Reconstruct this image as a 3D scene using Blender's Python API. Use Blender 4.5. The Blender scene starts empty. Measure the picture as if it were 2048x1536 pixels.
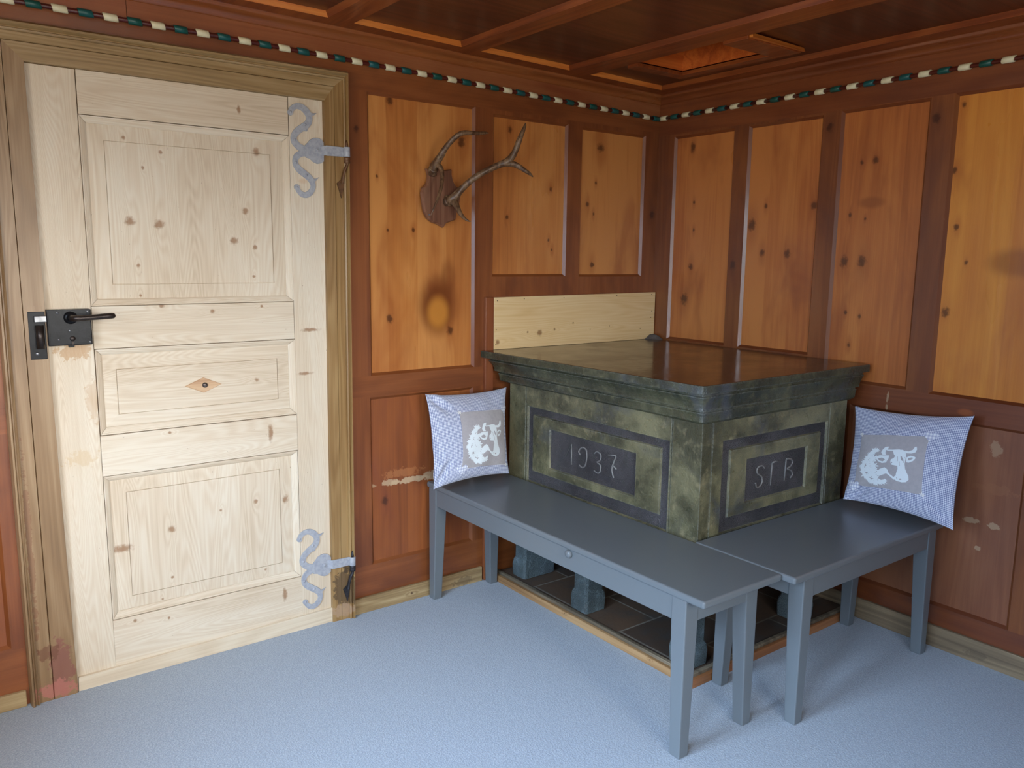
import bpy, bmesh, math, random
from mathutils import Vector, Matrix

random.seed(7)
SC = bpy.context.scene
COL = SC.collection
PI = math.pi

# ------------------------------------------------------------------ helpers
def lin(c):
    c = c / 255.0
    return c / 12.92 if c <= 0.04045 else ((c + 0.055) / 1.055) ** 2.4

def rgb(r, g, b):
    return (lin(r), lin(g), lin(b), 1.0)

def interp(t, tab):
    if t <= tab[0][0]: return tab[0][1]
    for (a, va), (b, vb) in zip(tab, tab[1:]):
        if t <= b:
            return va + (vb - va) * (t - a) / (b - a)
    return tab[-1][1]

def empty(name, loc=(0, 0, 0)):
    o = bpy.data.objects.new(name, None)
    o.location = loc
    o.empty_display_size = 0.1
    COL.objects.link(o)
    return o

def root_loc(p):
    v = Vector((0, 0, 0))
    while p is not None:
        v += p.location
        p = p.parent
    return v

def obj(name, bm, mats, parent=None, smooth=False, bevel=0.0, seg=2, angle=40, recalc=True):
    """Link one mesh object; vertices are given in room coordinates."""
    if recalc:
        bmesh.ops.recalc_face_normals(bm, faces=bm.faces)
    if parent is not None:
        off = root_loc(parent)
        if off.length > 0:
            bmesh.ops.translate(bm, verts=bm.verts, vec=-off)
    me = bpy.data.meshes.new(name)
    bm.to_mesh(me)
    bm.free()
    if not isinstance(mats, (list, tuple)):
        mats = [mats]
    for m in mats:
        me.materials.append(m)
    if smooth:
        for p in me.polygons:
            p.use_smooth = True
    o = bpy.data.objects.new(name, me)
    COL.objects.link(o)
    if parent is not None:
        o.parent = parent
    if bevel > 0:
        md = o.modifiers.new('edge', 'BEVEL')
        md.width = bevel
        md.segments = seg
        md.limit_method = 'ANGLE'
        md.angle_limit = math.radians(angle)
        md.harden_normals = False
    return o

def tag(o, label, cat, group=None):
    o['label'] = label
    o['category'] = cat
    if group: o['group'] = group
    return o

def struct(o):
    o['kind'] = 'structure'
    return o

def NB():
    return bmesh.new()

def face(bm, pts, mi=0):
    f = bm.faces.new([bm.verts.new(p) for p in pts])
    f.material_index = mi
    return f

def hexa(bm, b, t, mi=0):
    """Solid from a bottom quad and a top quad (same winding)."""
    vb = [bm.verts.new(p) for p in b]
    vt = [bm.verts.new(p) for p in t]
    n = len(b)
    fs = [bm.faces.new(vb[::-1]), bm.faces.new(vt)]
    for i in range(n):
        j = (i + 1) % n
        fs.append(bm.faces.new((vb[i], vb[j], vt[j], vt[i])))
    for f in fs: f.material_index = mi
    return fs

def box(bm, x0, x1, y0, y1, z0, z1, mi=0):
    return hexa(bm, [(x0, y0, z0), (x1, y0, z0), (x1, y1, z0), (x0, y1, z0)],
                [(x0, y0, z1), (x1, y0, z1), (x1, y1, z1), (x0, y1, z1)], mi)

def prism(bm, pts, f0, f1, mi=0):
    """2-D outline extruded: f0/f1 map (a,b) to the two end planes."""
    return hexa(bm, [f0(*p) for p in pts], [f1(*p) for p in pts], mi)

def catmull(pts, n):
    out = []
    P = [pts[0]] + list(pts) + [pts[-1]]
    for i in range(1, len(P) - 2):
        p0, p1, p2, p3 = P[i - 1], P[i], P[i + 1], P[i + 2]
        for k in range(n):
            t = k / n
            out.append(tuple(0.5 * (2 * b + (c - a) * t + (2 * a - 5 * b + 4 * c - d) * t * t + (3 * b - a - 3 * c + d) * t ** 3)
                             for a, b, c, d in zip(p0, p1, p2, p3)))
    out.append(tuple(pts[-1]))
    return out

def tube(bm, path, seg=12, mi=0, lump=0.0, flat=1.0):
    """path: (x,y,z,r) samples; a capped tube with a smooth frame."""
    pts = [Vector(p[:3]) for p in path]
    rad = [p[3] for p in path]
    n = len(pts)
    t0 = (pts[1] - pts[0]).normalized()
    up = Vector((0, 0, 1)) if abs(t0.z) < 0.9 else Vector((1, 0, 0))
    nx = t0.cross(up).normalized()
    rings = []
    for i in range(n):
        t = (pts[min(i + 1, n - 1)] - pts[max(i - 1, 0)]).normalized()
        nx = (nx - t * nx.dot(t)).normalized()
        ny = t.cross(nx)
        ring = []
        for k in range(seg):
            a = 2 * PI * k / seg
            r = rad[i] * (1 + lump * math.sin(3 * a + i * 0.35) + lump * 0.6 * math.sin(5 * a - i * 0.2))
            ring.append(bm.verts.new(pts[i] + nx * (math.cos(a) * r) + ny * (math.sin(a) * r * flat)))
        rings.append(ring)
    for a, b in zip(rings, rings[1:]):
        for k in range(seg):
            j = (k + 1) % seg
            f = bm.faces.new((a[k], a[j], b[j], b[k])); f.material_index = mi; f.smooth = True
    f = bm.faces.new(rings[0][::-1]); f.material_index = mi
    f = bm.faces.new(rings[-1]); f.material_index = mi

def lathe(bm, prof, centre, axis='y', seg=24, mi=0):
    """prof: (radius, offset along the axis)."""
    c = Vector(centre)
    ax = {'x': (Vector((1, 0, 0)), Vector((0, 1, 0)), Vector((0, 0, 1))),
          'y': (Vector((0, 1, 0)), Vector((1, 0, 0)), Vector((0, 0, 1))),
          'z': (Vector((0, 0, 1)), Vector((1, 0, 0)), Vector((0, 1, 0)))}[axis]
    rings = []
    for r, h in prof:
        r = max(r, 1e-4)
        rings.append([bm.verts.new(c + ax[0] * h + ax[1] * (r * math.cos(2 * PI * k / seg)) + ax[2] * (r * math.sin(2 * PI * k / seg))) for k in range(seg)])
    for a, b in zip(rings, rings[1:]):
        for k in range(seg):
            j = (k + 1) % seg
            f = bm.faces.new((a[k], a[j], b[j], b[k])); f.material_index = mi; f.smooth = True
    f = bm.faces.new(rings[0][::-1]); f.material_index = mi
    f = bm.faces.new(rings[-1]); f.material_index = mi

# ------------------------------------------------------------------ materials
class NT:
    def __init__(s, name):
        s.m = bpy.data.materials.new(name)
        s.m.use_nodes = True
        s.t = s.m.node_tree
        s.b = s.t.nodes['Principled BSDF']
    def n(s, typ, **kw):
        nd = s.t.nodes.new(typ)
        for k, v in kw.items(): setattr(nd, k, v)
        return nd
    def l(s, a, b): s.t.links.new(a, b)
    def put(s, sock, v):
        if hasattr(v, 'is_output'): s.l(v, sock)
        else: sock.default_value = v
    def math(s, op, a, b=0.0, clamp=False):
        nd = s.n('ShaderNodeMath', operation=op, use_clamp=clamp)
        s.put(nd.inputs[0], a); s.put(nd.inputs[1], b)
        return nd.outputs[0]
    def vmath(s, op, a, b=None):
        nd = s.n('ShaderNodeVectorMath', operation=op)
        s.put(nd.inputs[0], a)
        if b is not None: s.put(nd.inputs[1], b)
        return nd.outputs['Value'] if op in ('LENGTH', 'DISTANCE', 'DOT_PRODUCT') else nd.outputs[0]
    def noise(s, vec, scale=1.0, detail=3.0, rough=0.55, dist=0.0):
        nd = s.n('ShaderNodeTexNoise')
        s.l(vec, nd.inputs['Vector'])
        nd.inputs['Scale'].default_value = scale
        nd.inputs['Detail'].default_value = detail
        nd.inputs['Roughness'].default_value = rough
        nd.inputs['Distortion'].default_value = dist
        return nd.outputs[0]
    def rng(s, v, a, b, c=0.0, d=1.0, smooth=True):
        nd = s.n('ShaderNodeMapRange')
        if smooth: nd.interpolation_type = 'SMOOTHSTEP'
        s.put(nd.inputs['Value'], v)
        nd.inputs['From Min'].default_value = a; nd.inputs['From Max'].default_value = b
        nd.inputs['To Min'].default_value = c; nd.inputs['To Max'].default_value = d
        return nd.outputs[0]
    def mix(s, f, a, b, mode='MIX'):
        nd = s.n('ShaderNodeMix', data_type='RGBA', blend_type=mode)
        s.put(nd.inputs[0], f); s.put(nd.inputs[6], a); s.put(nd.inputs[7], b)
        return nd.outputs[2]
    def bump(s, h, strength=0.2, dist=0.002):
        nd = s.n('ShaderNodeBump')
        nd.inputs['Strength'].default_value = strength
        nd.inputs['Distance'].default_value = dist
        s.put(nd.inputs['Height'], h)
        s.l(nd.outputs[0], s.b.inputs['Normal'])
    def pos(s):
        return s.n('ShaderNodeNewGeometry').outputs['Position']
    def objco(s):
        return s.n('ShaderNodeTexCoord').outputs['Object']
    def out(s, color, rough=0.5, metal=0.0, spec=0.5):
        s.put(s.b.inputs['Base Color'], color)
        s.put(s.b.inputs['Roughness'], rough)
        s.b.inputs['Metallic'].default_value = metal
        s.b.inputs['Specular IOR Level'].default_value = spec
        return s.m

def wood(name, dark, mid, light, grain='z', rough=0.4, plane='xz', knots=(), spots=(), bands=26.0,
         knot_col=(60, 28, 12), contrast=1.0, spec=0.5, plank=0.0, bump=0.15, seed=0.0, coat=0.0, halo=.10, stain=None, flecks=None):
    """Timber: stretched-noise growth rings that bend round the given knots. knots (u,v,r,aspect); spots (u,v,ru,rv,rgb,strength,ragged)."""
    s = NT(name)
    P = s.vmath('ADD', s.pos(), (seed, seed * 0.37, seed * 1.71))
    i = 'xyz'.index(grain)
    def sc(a, l):
        v = [a, a, a]; v[i] = l
        return tuple(v)
    raw = s.pos()
    sep = s.n('ShaderNodeSeparateXYZ'); s.l(raw, sep.inputs[0])
    cmb = s.n('ShaderNodeCombineXYZ')
    s.l(sep.outputs['X' if plane[0] == 'x' else 'Y'], cmb.inputs[0]); s.l(sep.outputs['Z' if plane[1] == 'z' else 'Y'], cmb.inputs[1])
    uv = cmb.outputs[0]
    broad = s.noise(s.vmath('MULTIPLY', P, sc(7.0, 0.55)), 1.0, 2.0, 0.5, 0.3)
    core = None; ring = None
    vert = grain == 'z'
    wob = s.math('MULTIPLY', s.math('SUBTRACT', s.noise(P, 70.0, 3.0, .6), .5), 1.5) if knots else None
    for (u, v, r, asp) in knots:
        ru, rv = (r, r * asp) if asp >= 1 or True else (r, r)
        d = s.vmath('LENGTH', s.vmath('MULTIPLY', s.vmath('SUBTRACT', uv, (u, v, 0)), (1 / ru, 1 / rv, 0)))
        if 0.6 < asp < 2.2:
            w = (1 / (2.6 * r), 1 / (7 * r), 0) if vert else (1 / (7 * r), 1 / (2.6 * r), 0)
            d2 = s.vmath('LENGTH', s.vmath('MULTIPLY', s.vmath('SUBTRACT', uv, (u, v, 0)), w))
            broad = s.math('ADD', broad, s.rng(d2, 0.0, 1.0, halo, 0.0))
            if stain:
                q = s.rng(d2, 0.1, 0.95, 1.0, 0.0); ring = q if ring is None else s.math('MAXIMUM', ring, q)
        c = s.rng(s.math('ADD', d, wob), 0.35, 1.25, 1.0, 0.0)
        core = c if core is None else s.math('MAXIMUM', core, c)
    rings = s.math('ADD', s.math('MULTIPLY', s.math('SINE', s.math('MULTIPLY', broad, bands * 6.28)), 0.5), 0.5)
    fine = s.noise(s.vmath('MULTIPLY', P, sc(170.0, 2.2)), 1.0, 3.0, 0.6)
    cloud = s.noise(s.vmath('MULTIPLY', P, sc(5.0, 1.2)), 1.0, 3.0, 0.6)
    f = s.math('ADD', s.math('MULTIPLY', rings, 0.30 * contrast), s.math('MULTIPLY', s.rng(fine, 0.3, 0.75), 0.28 * contrast))
    f = s.math('ADD', f, s.math('MULTIPLY', s.rng(cloud, 0.25, 0.75), 0.42))
    if plank > 0:
        ax = 0 if plane[0] == 'x' else 1
        pv = s.math('FLOOR', s.math('ADD', s.math('DIVIDE', sep.outputs[ax], plank), s.math('MULTIPLY', 0.37, seed)))
        wn = s.n('ShaderNodeTexWhiteNoise', noise_dimensions='1D'); s.l(pv, wn.inputs['W'])
        f = s.math('ADD', f, s.math('MULTIPLY', s.math('SUBTRACT', wn.outputs[0], 0.5), 0.62))
    ramp = s.n('ShaderNodeValToRGB')
    ramp.color_ramp.elements[0].position = 0.15; ramp.color_ramp.elements[0].color = rgb(*light)
    ramp.color_ramp.elements[1].position = 0.95; ramp.color_ramp.elements[1].color = rgb(*dark)
    e = ramp.color_ramp.elements.new(0.5); e.color = rgb(*mid)
    s.l(f, ramp.inputs[0])
    col = ramp.outputs[0]
    if stain:
        big = s.noise(s.vmath('MULTIPLY', P, sc(6.0, 2.0)), 1.0, 3.0, .6, .6)
        col = s.mix(s.rng(big, .46, .74, 0, .7), col, rgb(*stain))
        if ring is not None:
            col = s.mix(s.math('MULTIPLY', ring, .45), col, rgb(*stain))
    if core is not None:
        col = s.mix(s.math('MULTIPLY', core, 0.78), col, rgb(*knot_col))
    if flecks:
        fl = s.noise(s.vmath('MULTIPLY', P, sc(210.0, 70.0)), 1.0, 2.0, .5)
        col = s.mix(s.rng(fl, .755, .80, 0, .7), col, rgb(*flecks))
    rag = None
    for (u, v, ru, rv, c, st, ragged) in spots:
        d = s.vmath('LENGTH', s.vmath('MULTIPLY', s.vmath('SUBTRACT', uv, (u, v, 0)), (1 / ru, 1 / rv, 0)))
        if ragged:
            if rag is None:
                rag = s.math('MULTIPLY', s.math('SUBTRACT', s.noise(P, 45.0, 4.0, 0.65), 0.5), 2.6)
            d = s.math('ADD', d, rag)
            k = s.rng(d, 0.75, 0.95, st, 0.0)
        else:
            k = s.rng(d, 0.45, 1.15, st, 0.0)
        col = s.mix(k, col, rgb(*c))
    if coat:
        s.b.inputs['Coat Weight'].default_value = coat
        s.b.inputs['Coat Roughness'].default_value = 0.18
    s.bump(s.math('ADD', s.math('MULTIPLY', fine, 0.6), s.math('MULTIPLY', rings, 0.4)), bump, 0.0015)
    rr = s.rng(cloud, 0.2, 0.8, rough - 0.06, rough + 0.08)
    return s.out(col, rr, 0, spec)

def plain(name, c, rough=0.5, metal=0.0, c2=None, nscale=30.0, bump=0.0, bscale=200.0, spec=0.5):
    s = NT(name)
    P = s.objco()
    col = rgb(*c)
    if c2 is not None:
        col = s.mix(s.rng(s.noise(P, nscale, 4.0, 0.6), 0.35, 0.7), rgb(*c), rgb(*c2))
    if bump:
        s.bump(s.noise(P, bscale, 3.0, 0.6), bump, 0.002)
    return s.out(col, rough, metal, spec)

# ------------------------------------------------------------------ knots and marks (room metres)
DK = [(-2.32, 1.473, .0169, .9), (-2.236, 1.467, .0157, .9), (-2.003, 1.421, .0149, .9), (-1.933, 1.401, .0084, 1.1), (-1.962, 1.52, .0117, 1.1), (-1.918, 1.716, .0133, 1.1), (-2.221, 1.689, .0062, 1), (-2.275, 1.637, .0046, 1.25), (-2.326, 1.724, .0061, 1), (-1.974, 1.844, .0065, 2.5), (-2.439, 1.421, .0075, 1), (-2.304, 1.339, .0062, 1), (-1.94, 1.304, .0051, 1), (-2.244, 1.212, .0096, .8), (-2.086, 1.19, .0083, 1), (-1.921, 1.202, .0051, 1), (-2.302, 1.245, .0047, 1), (-1.943, .949, .0104, .8), (-1.905, .759, .0106, 3), (-2.224, .83, .0049, 1), (-2.054, .828, .0051, 1), (-2.24, .8, .0049, 1), (-1.881, .823, .0053, 1), (-2.249, .47, .0133, .9), (-1.964, .516, .0088, 1), (-2.086, .506, .0052, 1), (-1.855, .504, .0126, 1.2), (-1.936, .258, .0054, 1), (-2.254, .303, .005, 1), (-2.289, .234, .005, 1), (-1.873, .148, .0091, 3.2), (-2.275, .167, .005, 1), (-2.38, .187, .0066, 1), (-2.404, .434, .0386, .35), (-1.749, 1.114, .0356, .2), (-1.772, .959, .0322, .2)]
AK = [(-1.414, 1.942, .0146, 1.25), (-1.099, 1.82, .0176, 1.25), (-1.422, 1.141, .0152, 1.25), (-1.152, 1.083, .016, 1.25), (-1.469, 1.667, .0055, 1.25), (-1.428, 1.473, .0056, 1.25), (-.864, 1.893, .0122, 1.25), (-.642, 1.668, .0085, 1.25), (-.874, 1.542, .0082, 1.25), (-.359, 1.864, .0222, .9), (-.431, 1.615, .0111, 1.0), (-.383, 1.711, .0067, 1.25), (-.394, 1.348, .0135, 1.0), (-.393, 1.575, .0067, 1.25), (-.029, 1.583, .0166, 1.25), (-1.455, .429, .0156, 1.25), (-1.555, 1.825, .0108, 1.25), (-1.317, 1.476, .0076, 1.25), (-.63, 1.411, .0065, 1.25), (-.65, 1.453, .0065, 1.25)]
BK = [(-.199, 1.878, .0135, 2), (-.216, 1.343, .0138, 1.25), (-.186, 1.196, .0232, 1.25), (-.219, 1.633, .0068, 1.25), (-.224, 1.51, .0068, 1.25), (-.608, 1.601, .0083, 1.25), (-.834, 1.594, .0158, 1.25), (-.723, 1.405, .0163, 1.25), (-.602, 1.408, .0126, 1.25), (-.54, 1.525, .0212, 1.25), (-1.076, 1.749, .0129, 1.25), (-1.021, 1.743, .0075, 1.25), (-.989, 1.552, .0076, 1.25), (-1.051, 1.537, .0056, 1.25), (-.978, 1.377, .0192, 1.25), (-1.05, 1.378, .0189, 1.25), (-1.0, 1.183, .0077, 1.25), (-1.059, 1.171, .0076, 1.25), (-1.023, 1.059, .0077, 1.25), (-1.362, 1.69, .0102, 1.25), (-1.386, 1.497, .0103, 1.25), (-1.429, 1.379, .0068, 1.25), (-1.373, 1.903, .0084, 1.25), (-1.375, 1.206, .0157, 1.25), (-.885, 1.886, .0153, 1.25), (-1.29, 1.868, .0157, 1.25), (-.461, 1.356, .0174, 1.25)]
PALE = (196, 168, 132)
ASPOT = [(-1.21, 1.185, .100, .130, (104, 46, 14), .85, 0), (-1.16, 1.29, .04, .09, (110, 52, 18), .5, 0), (-1.208, 1.158, .058, .075, (196, 128, 52), .95, 0),
         (-1.344, .497, .085, .013, PALE, .85, 1), (-1.43, .5, .05, .012, PALE, .7, 1), (-1.36, .53, .10, .02, (176, 112, 66), .6, 1), (-1.523, .497, .03, .008, PALE, .6, 1),
         (-1.2, .50, .1, .02, PALE, .7, 1), (-1.505, .178, .03, .006, PALE, .9, 1)]
BSPOT = [(-1.523, .494, .03, .013, PALE, .55, 1), (-1.604, .49, .025, .012, PALE, .5, 1), (-1.586, .757, .02, .028, PALE, .35, 1), (-1.48, .868, .03, .015, (200, 110, 52), .35, 0),
         (-1.201, .88, .006, .02, PALE, .5, 1), (-1.201, .84, .006, .012, PALE, .5, 1), (-1.59, 1.38, .11, .055, (112, 56, 26), .5, 0), (-1.071, 1.595, .06, .025, (108, 52, 24), .45, 0),
         (-1.6, .62, .07, .02, (150, 96, 62), .45, 1), (-1.56, .40, .01, .008, PALE, .5, 1)]

def near(L, u0, u1, v0, v1, m=0.05):
    return [k for k in L if u0 - m < k[0] < u1 + m and v0 - m < k[1] < v1 + m]

# stained fir of the wall: a dark reddish frame and golden panels
FR_D, FR_M, FR_L = (88, 44, 18), (120, 64, 29), (142, 82, 42)
PN_D, PN_M, PN_L = (124, 62, 22), (166, 94, 38), (190, 116, 52)

# ------------------------------------------------------------------ the panelled walls
def rod_z(x):
    return interp(x, [(-4.4, 2.066), (-2.48, 2.060), (-2.07, 2.058), (-1.68, 2.053), (-1.28, 2.046), (-.63, 2.030), (0, 2.018)])
def crown_dz(x):
    return interp(x, [(-4.4, .044), (-2.08, .036), (-1.47, .027), (-1.13, .0185), (0, 0)])

def panel_wall(name, mp, plane, u0, u1, z0, z1, panels, skip, fm, pm_fn, depth=0.011, cham=0.010):
    """mp(u, d, z) -> room point, d = depth behind the frame face. Cells that lie in no panel and no opening make the frame."""
    us = sorted({u0, u1} | {p[0] for p in panels + skip} | {p[1] for p in panels + skip})
    zs = sorted({z0, z1} | {p[2] for p in panels + skip} | {p[3] for p in panels + skip})
    us = [u for u in us if u0 <= u <= u1]; zs = [z for z in zs if z0 <= z <= z1]
    bm = NB()
    V = {}
    def vert(u, z):
        k = (round(u, 4), round(z, 4))
        if k not in V: V[k] = bm.verts.new(mp(u, 0, z))
        return V[k]
    def inside(L, u, z):
        return any(p[0] < u < p[1] and p[2] < z < p[3] for p in L)
    for a, b in zip(us, us[1:]):
        for c, d in zip(zs, zs[1:]):
            mu, mz = (a + b) / 2, (c + d) / 2
            if inside(panels, mu, mz) or inside(skip, mu, mz): continue
            stile = any(p[2] < mz < p[3] for p in panels)
            f = bm.faces.new((vert(a, c), vert(b, c), vert(b, d), vert(a, d)))
            f.material_index = 0 if stile else 1
    for (a, b, c, d) in panels:
        o = [(a, c), (b, c), (b, d), (a, d)]
        i = [(a + cham, c + cham), (b - cham, c + cham), (b - cham, d - cham), (a + cham, d - cham)]
        for k in range(4):
            j = (k + 1) % 4
            lip = 0.35
            face(bm, [mp(*[o[k][0], 0, o[k][1]]), mp(o[j][0], 0, o[j][1]), mp(i[j][0], depth, i[j][1]), mp(i[k][0], depth, i[k][1])], 0 if k in (1, 3) else 1)
    w = obj(name, bm, fm, recalc=False)
    bm2 = bmesh.new(); bm2.from_mesh(w.data)
    bmesh.ops.remove_doubles(bm2, verts=bm2.verts, dist=1e-5)
    bmesh.ops.recalc_face_normals(bm2, faces=bm2.faces)
    bm2.to_mesh(w.data); bm2.free()
    struct(w)
    for n, (a, b, c, d) in enumerate(panels):
        bm = NB()
        i = [(a + cham - .0005, c + cham - .0005), (b - cham + .0005, c + cham - .0005), (b - cham + .0005, d - cham + .0005), (a + cham - .0005, d - cham + .0005)]
        hexa(bm, [mp(u, depth + .012, z) for u, z in i], [mp(u, depth, z) for u, z in i])
        obj('panel', bm, pm_fn(n, a, b, c, d), w)
    return w

H_TOP = 2.30
XL, YF = -3.50, -3.20
mA = lambda u, d, z: (u, d, z)
mB = lambda u, d, z: (d, u, z)

A_PANELS = [(-1.511, -1.041, .929, 1.960), (-.955, -.560, 1.298, 1.943), (-.480, -.088, 1.296, 1.940), (-1.517, -1.047, .184, .846),
            (-3.20, -2.727, .19, .85), (-3.20, -2.76, .93, 1.96)]
A_SKIP = [(-2.64, -1.64, -1, 1.965)]
B_PANELS = [(-.435, -.096, 1.003, 1.933), (-.855, -.509, 1.003, 1.934), (-1.267, -.930, 0.918, 1.940), (-1.785, -1.347, .915, 1.943),
            (-1.686, -1.055, .150, .834), (-.97, -.10, .150, .834)]
yy = -1.875
while yy > -2.9:
    B_PANELS.append((yy - .44, yy, .915, 1.943)); yy -= .53
B_PANELS += [(-2.45, -1.78, .150, .834), (-3.12, -2.53, .150, .834)]

def a_mat(n, a, b, c, d):
    k = n % 3
    drk = (PN_D, (116, 56, 20), (120, 60, 22))[k]
    low = c < .5
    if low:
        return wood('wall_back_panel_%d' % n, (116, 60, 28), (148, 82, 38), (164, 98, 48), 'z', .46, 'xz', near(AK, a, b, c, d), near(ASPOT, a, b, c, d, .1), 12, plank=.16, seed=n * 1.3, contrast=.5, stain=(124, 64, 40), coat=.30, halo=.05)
    return wood('wall_back_panel_%d' % n, (150, 86, 40), (188, 118, 58), (204, 138, 74), 'z', .31, 'xz', near(AK, a, b, c, d), near(ASPOT, a, b, c, d, .1), 12, plank=.13, seed=n * 1.3, contrast=.5, stain=(156, 86, 40), coat=.30, halo=.06)

def b_mat(n, a, b, c, d):
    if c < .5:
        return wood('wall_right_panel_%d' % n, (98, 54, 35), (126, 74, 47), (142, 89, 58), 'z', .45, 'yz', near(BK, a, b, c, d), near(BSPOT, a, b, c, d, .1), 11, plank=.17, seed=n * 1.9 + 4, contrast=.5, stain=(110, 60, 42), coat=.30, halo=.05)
    if n == 3:
        return wood('wall_right_panel_3', (162, 90, 32), (196, 120, 48), (212, 140, 60), 'z', .31, 'yz', near(BK, a, b, c, d), near(BSPOT, a, b, c, d, .1), 11, plank=.15, seed=9.3, contrast=.45, stain=(166, 90, 38), coat=.30, halo=.06)
    return wood('wall_right_panel_%d' % n, (140, 76, 36), (176, 102, 50), (194, 122, 62), 'z', .32, 'yz', near(BK, a, b, c, d), near(BSPOT, a, b, c, d, .1), 11, plank=.12, seed=n * 1.9 + 4, contrast=.5, stain=(142, 74, 38), coat=.30, halo=.06)

ASp = [s for s in ASPOT if s[6]]
frA_v = wood('wall_back_stile', FR_D, FR_M, FR_L, 'z', .42, 'xz', [k for k in AK if k[0] in (-.029, -1.555)], ASp[:3], 9, knot_col=(60, 26, 14), contrast=.5, stain=(96, 48, 24), coat=.35, halo=.05)
frA_h = wood('wall_back_rail', FR_D, FR_M, FR_L, 'x', .42, 'xz', [], [], 9, contrast=.5, coat=.35, stain=(96, 48, 24))
frB_v = wood('wall_right_stile', (84, 42, 20), (114, 60, 29), (134, 78, 40), 'z', .36, 'yz', [k for k in BK if k[0] in (-.885, -1.29, -.461)], [BSPOT[1]], 9, knot_col=(56, 24, 14), contrast=.5, stain=(96, 52, 34), coat=.35, halo=.05)
frB_h = wood('wall_right_rail', (82, 39, 19), (110, 55, 27), (130, 72, 38), 'y', .36, 'yz', [], [BSPOT[3], BSPOT[4], BSPOT[5]], 9, contrast=.5, coat=.35, stain=(94, 50, 34))

wall_A = panel_wall('wall_back', mA, 'xz', XL, 0.0, 0, H_TOP, A_PANELS, A_SKIP, [frA_v, frA_h], a_mat)
wall_B = panel_wall('wall_right', mB, 'yz', YF, 0.0, 0, H_TOP, B_PANELS, [], [frB_v, frB_h], b_mat)

# the two walls behind the camera, with the windows that light the room
W_FRONT = [(-3.30, -2.55), (-2.25, -1.50)]
W_LEFT = [(-2.95, -2.10), (-1.75, -.90)]
WZ0, WZ1 = .82, 1.86
def hole_wall(name, mp, u0, u1, holes, mat, t=.16):
    bm = NB()
    us = sorted({u0, u1} | {h[0] for h in holes} | {h[1] for h in holes})
    for a, b in zip(us, us[1:]):
        hole = any(abs(h[0] - a) < 1e-6 for h in holes)
        for (c, d) in ([(0, WZ0), (WZ1, H_TOP)] if hole else [(0, H_TOP)]):
            q = [(a, c), (b, c), (b, d), (a, d)]
            hexa(bm, [mp(u, 0, z) for u, z in q], [mp(u, t, z) for u, z in q])
    return struct(obj(name, bm, mat))
frC = wood('wall_front_timber', (66, 34, 20), (96, 52, 30), (116, 68, 40), 'z', .45, 'xz', bands=12, plank=.22)
mC = lambda u, d, z: (u, YF - d, z)
mD = lambda u, d, z: (XL - d, u, z)
hole_wall('wall_front', mC, XL, 0, W_FRONT, frC)
hole_wall('wall_left', mD, YF, 0, W_LEFT, frC)

pane = NT('window_pane')
tr = pane.n('ShaderNodeBsdfTransparent'); gl = pane.n('ShaderNodeBsdfGlossy'); mx = pane.n('ShaderNodeMixShader')
gl.inputs['Roughness'].default_value = 0.02
mx.inputs[0].default_value = 0.06
pane.l(tr.outputs[0], mx.inputs[1]); pane.l(gl.outputs[0], mx.inputs[2])
pane.l(mx.outputs[0], pane.t.nodes['Material Output'].inputs['Surface'])
winwood = wood('window_timber', (120, 72, 40), (150, 96, 56), (170, 116, 72), 'z', .5)
def window(n, mp, a, b):
    root = struct(empty('window_%d' % n, mp((a + b) / 2, .08, WZ0)))
    bm = NB()
    fw, m = .05, (a + b) / 2
    for (p, q, c, d) in ((a, a + fw, WZ0, WZ1), (b - fw, b, WZ0, WZ1), (a, b, WZ0, WZ0 + fw), (a, b, WZ1 - fw, WZ1), (m - .04, m + .04, WZ0, WZ1), (a, b, 1.32, 1.345)):
        r = [(p, c), (q, c), (q, d), (p, d)]
        hexa(bm, [mp(u, .05, z) for u, z in r], [mp(u, .10, z) for u, z in r])
    obj('window_frame', bm, winwood, root)
    bm = NB()
    face(bm, [mp(a + .01, .075, WZ0 + .01), mp(b - .01, .075, WZ0 + .01), mp(b - .01, .075, WZ1 - .01), mp(a + .01, .075, WZ1 - .01)])
    obj('pane', bm, pane.m, root)
for i, (a, b) in enumerate(W_FRONT): window(i + 1, mC, a, b)
for i, (a, b) in enumerate(W_LEFT): window(i + 3, mD, a, b)

# ------------------------------------------------------------------ floor: pale loop-pile carpet
s = NT('carpet')
P = s.pos()
loop = s.n('ShaderNodeTexVoronoi'); loop.inputs['Scale'].default_value = 190.0
s.l(s.vmath('MULTIPLY', P, (1, 1, 1)), loop.inputs['Vector'])
fuzz = s.noise(P, 240.0, 3.0, 0.7)
big = s.noise(P, 2.2, 3.0, 0.6)
col = s.mix(s.rng(fuzz, .3, .75), rgb(138, 148, 158), rgb(178, 188, 196))
col = s.mix(s.rng(big, .3, .75, 0, .35), col, rgb(154, 163, 172))
col = s.mix(s.rng(loop.outputs['Distance'], .2, .75, 0, .30), col, rgb(114, 124, 140))
s.bump(s.math('ADD', s.math('MULTIPLY', loop.outputs['Distance'], -1.0), s.math('MULTIPLY', fuzz, .8)), .45, .004)
s.b.inputs['Sheen Weight'].default_value = .3
carpet = s.out(col, .95, 0, .1)
bm = NB()
box(bm, XL - .05, .05, YF - .05, .06, -.05, 0)
struct(obj('floor', bm, carpet))

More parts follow.
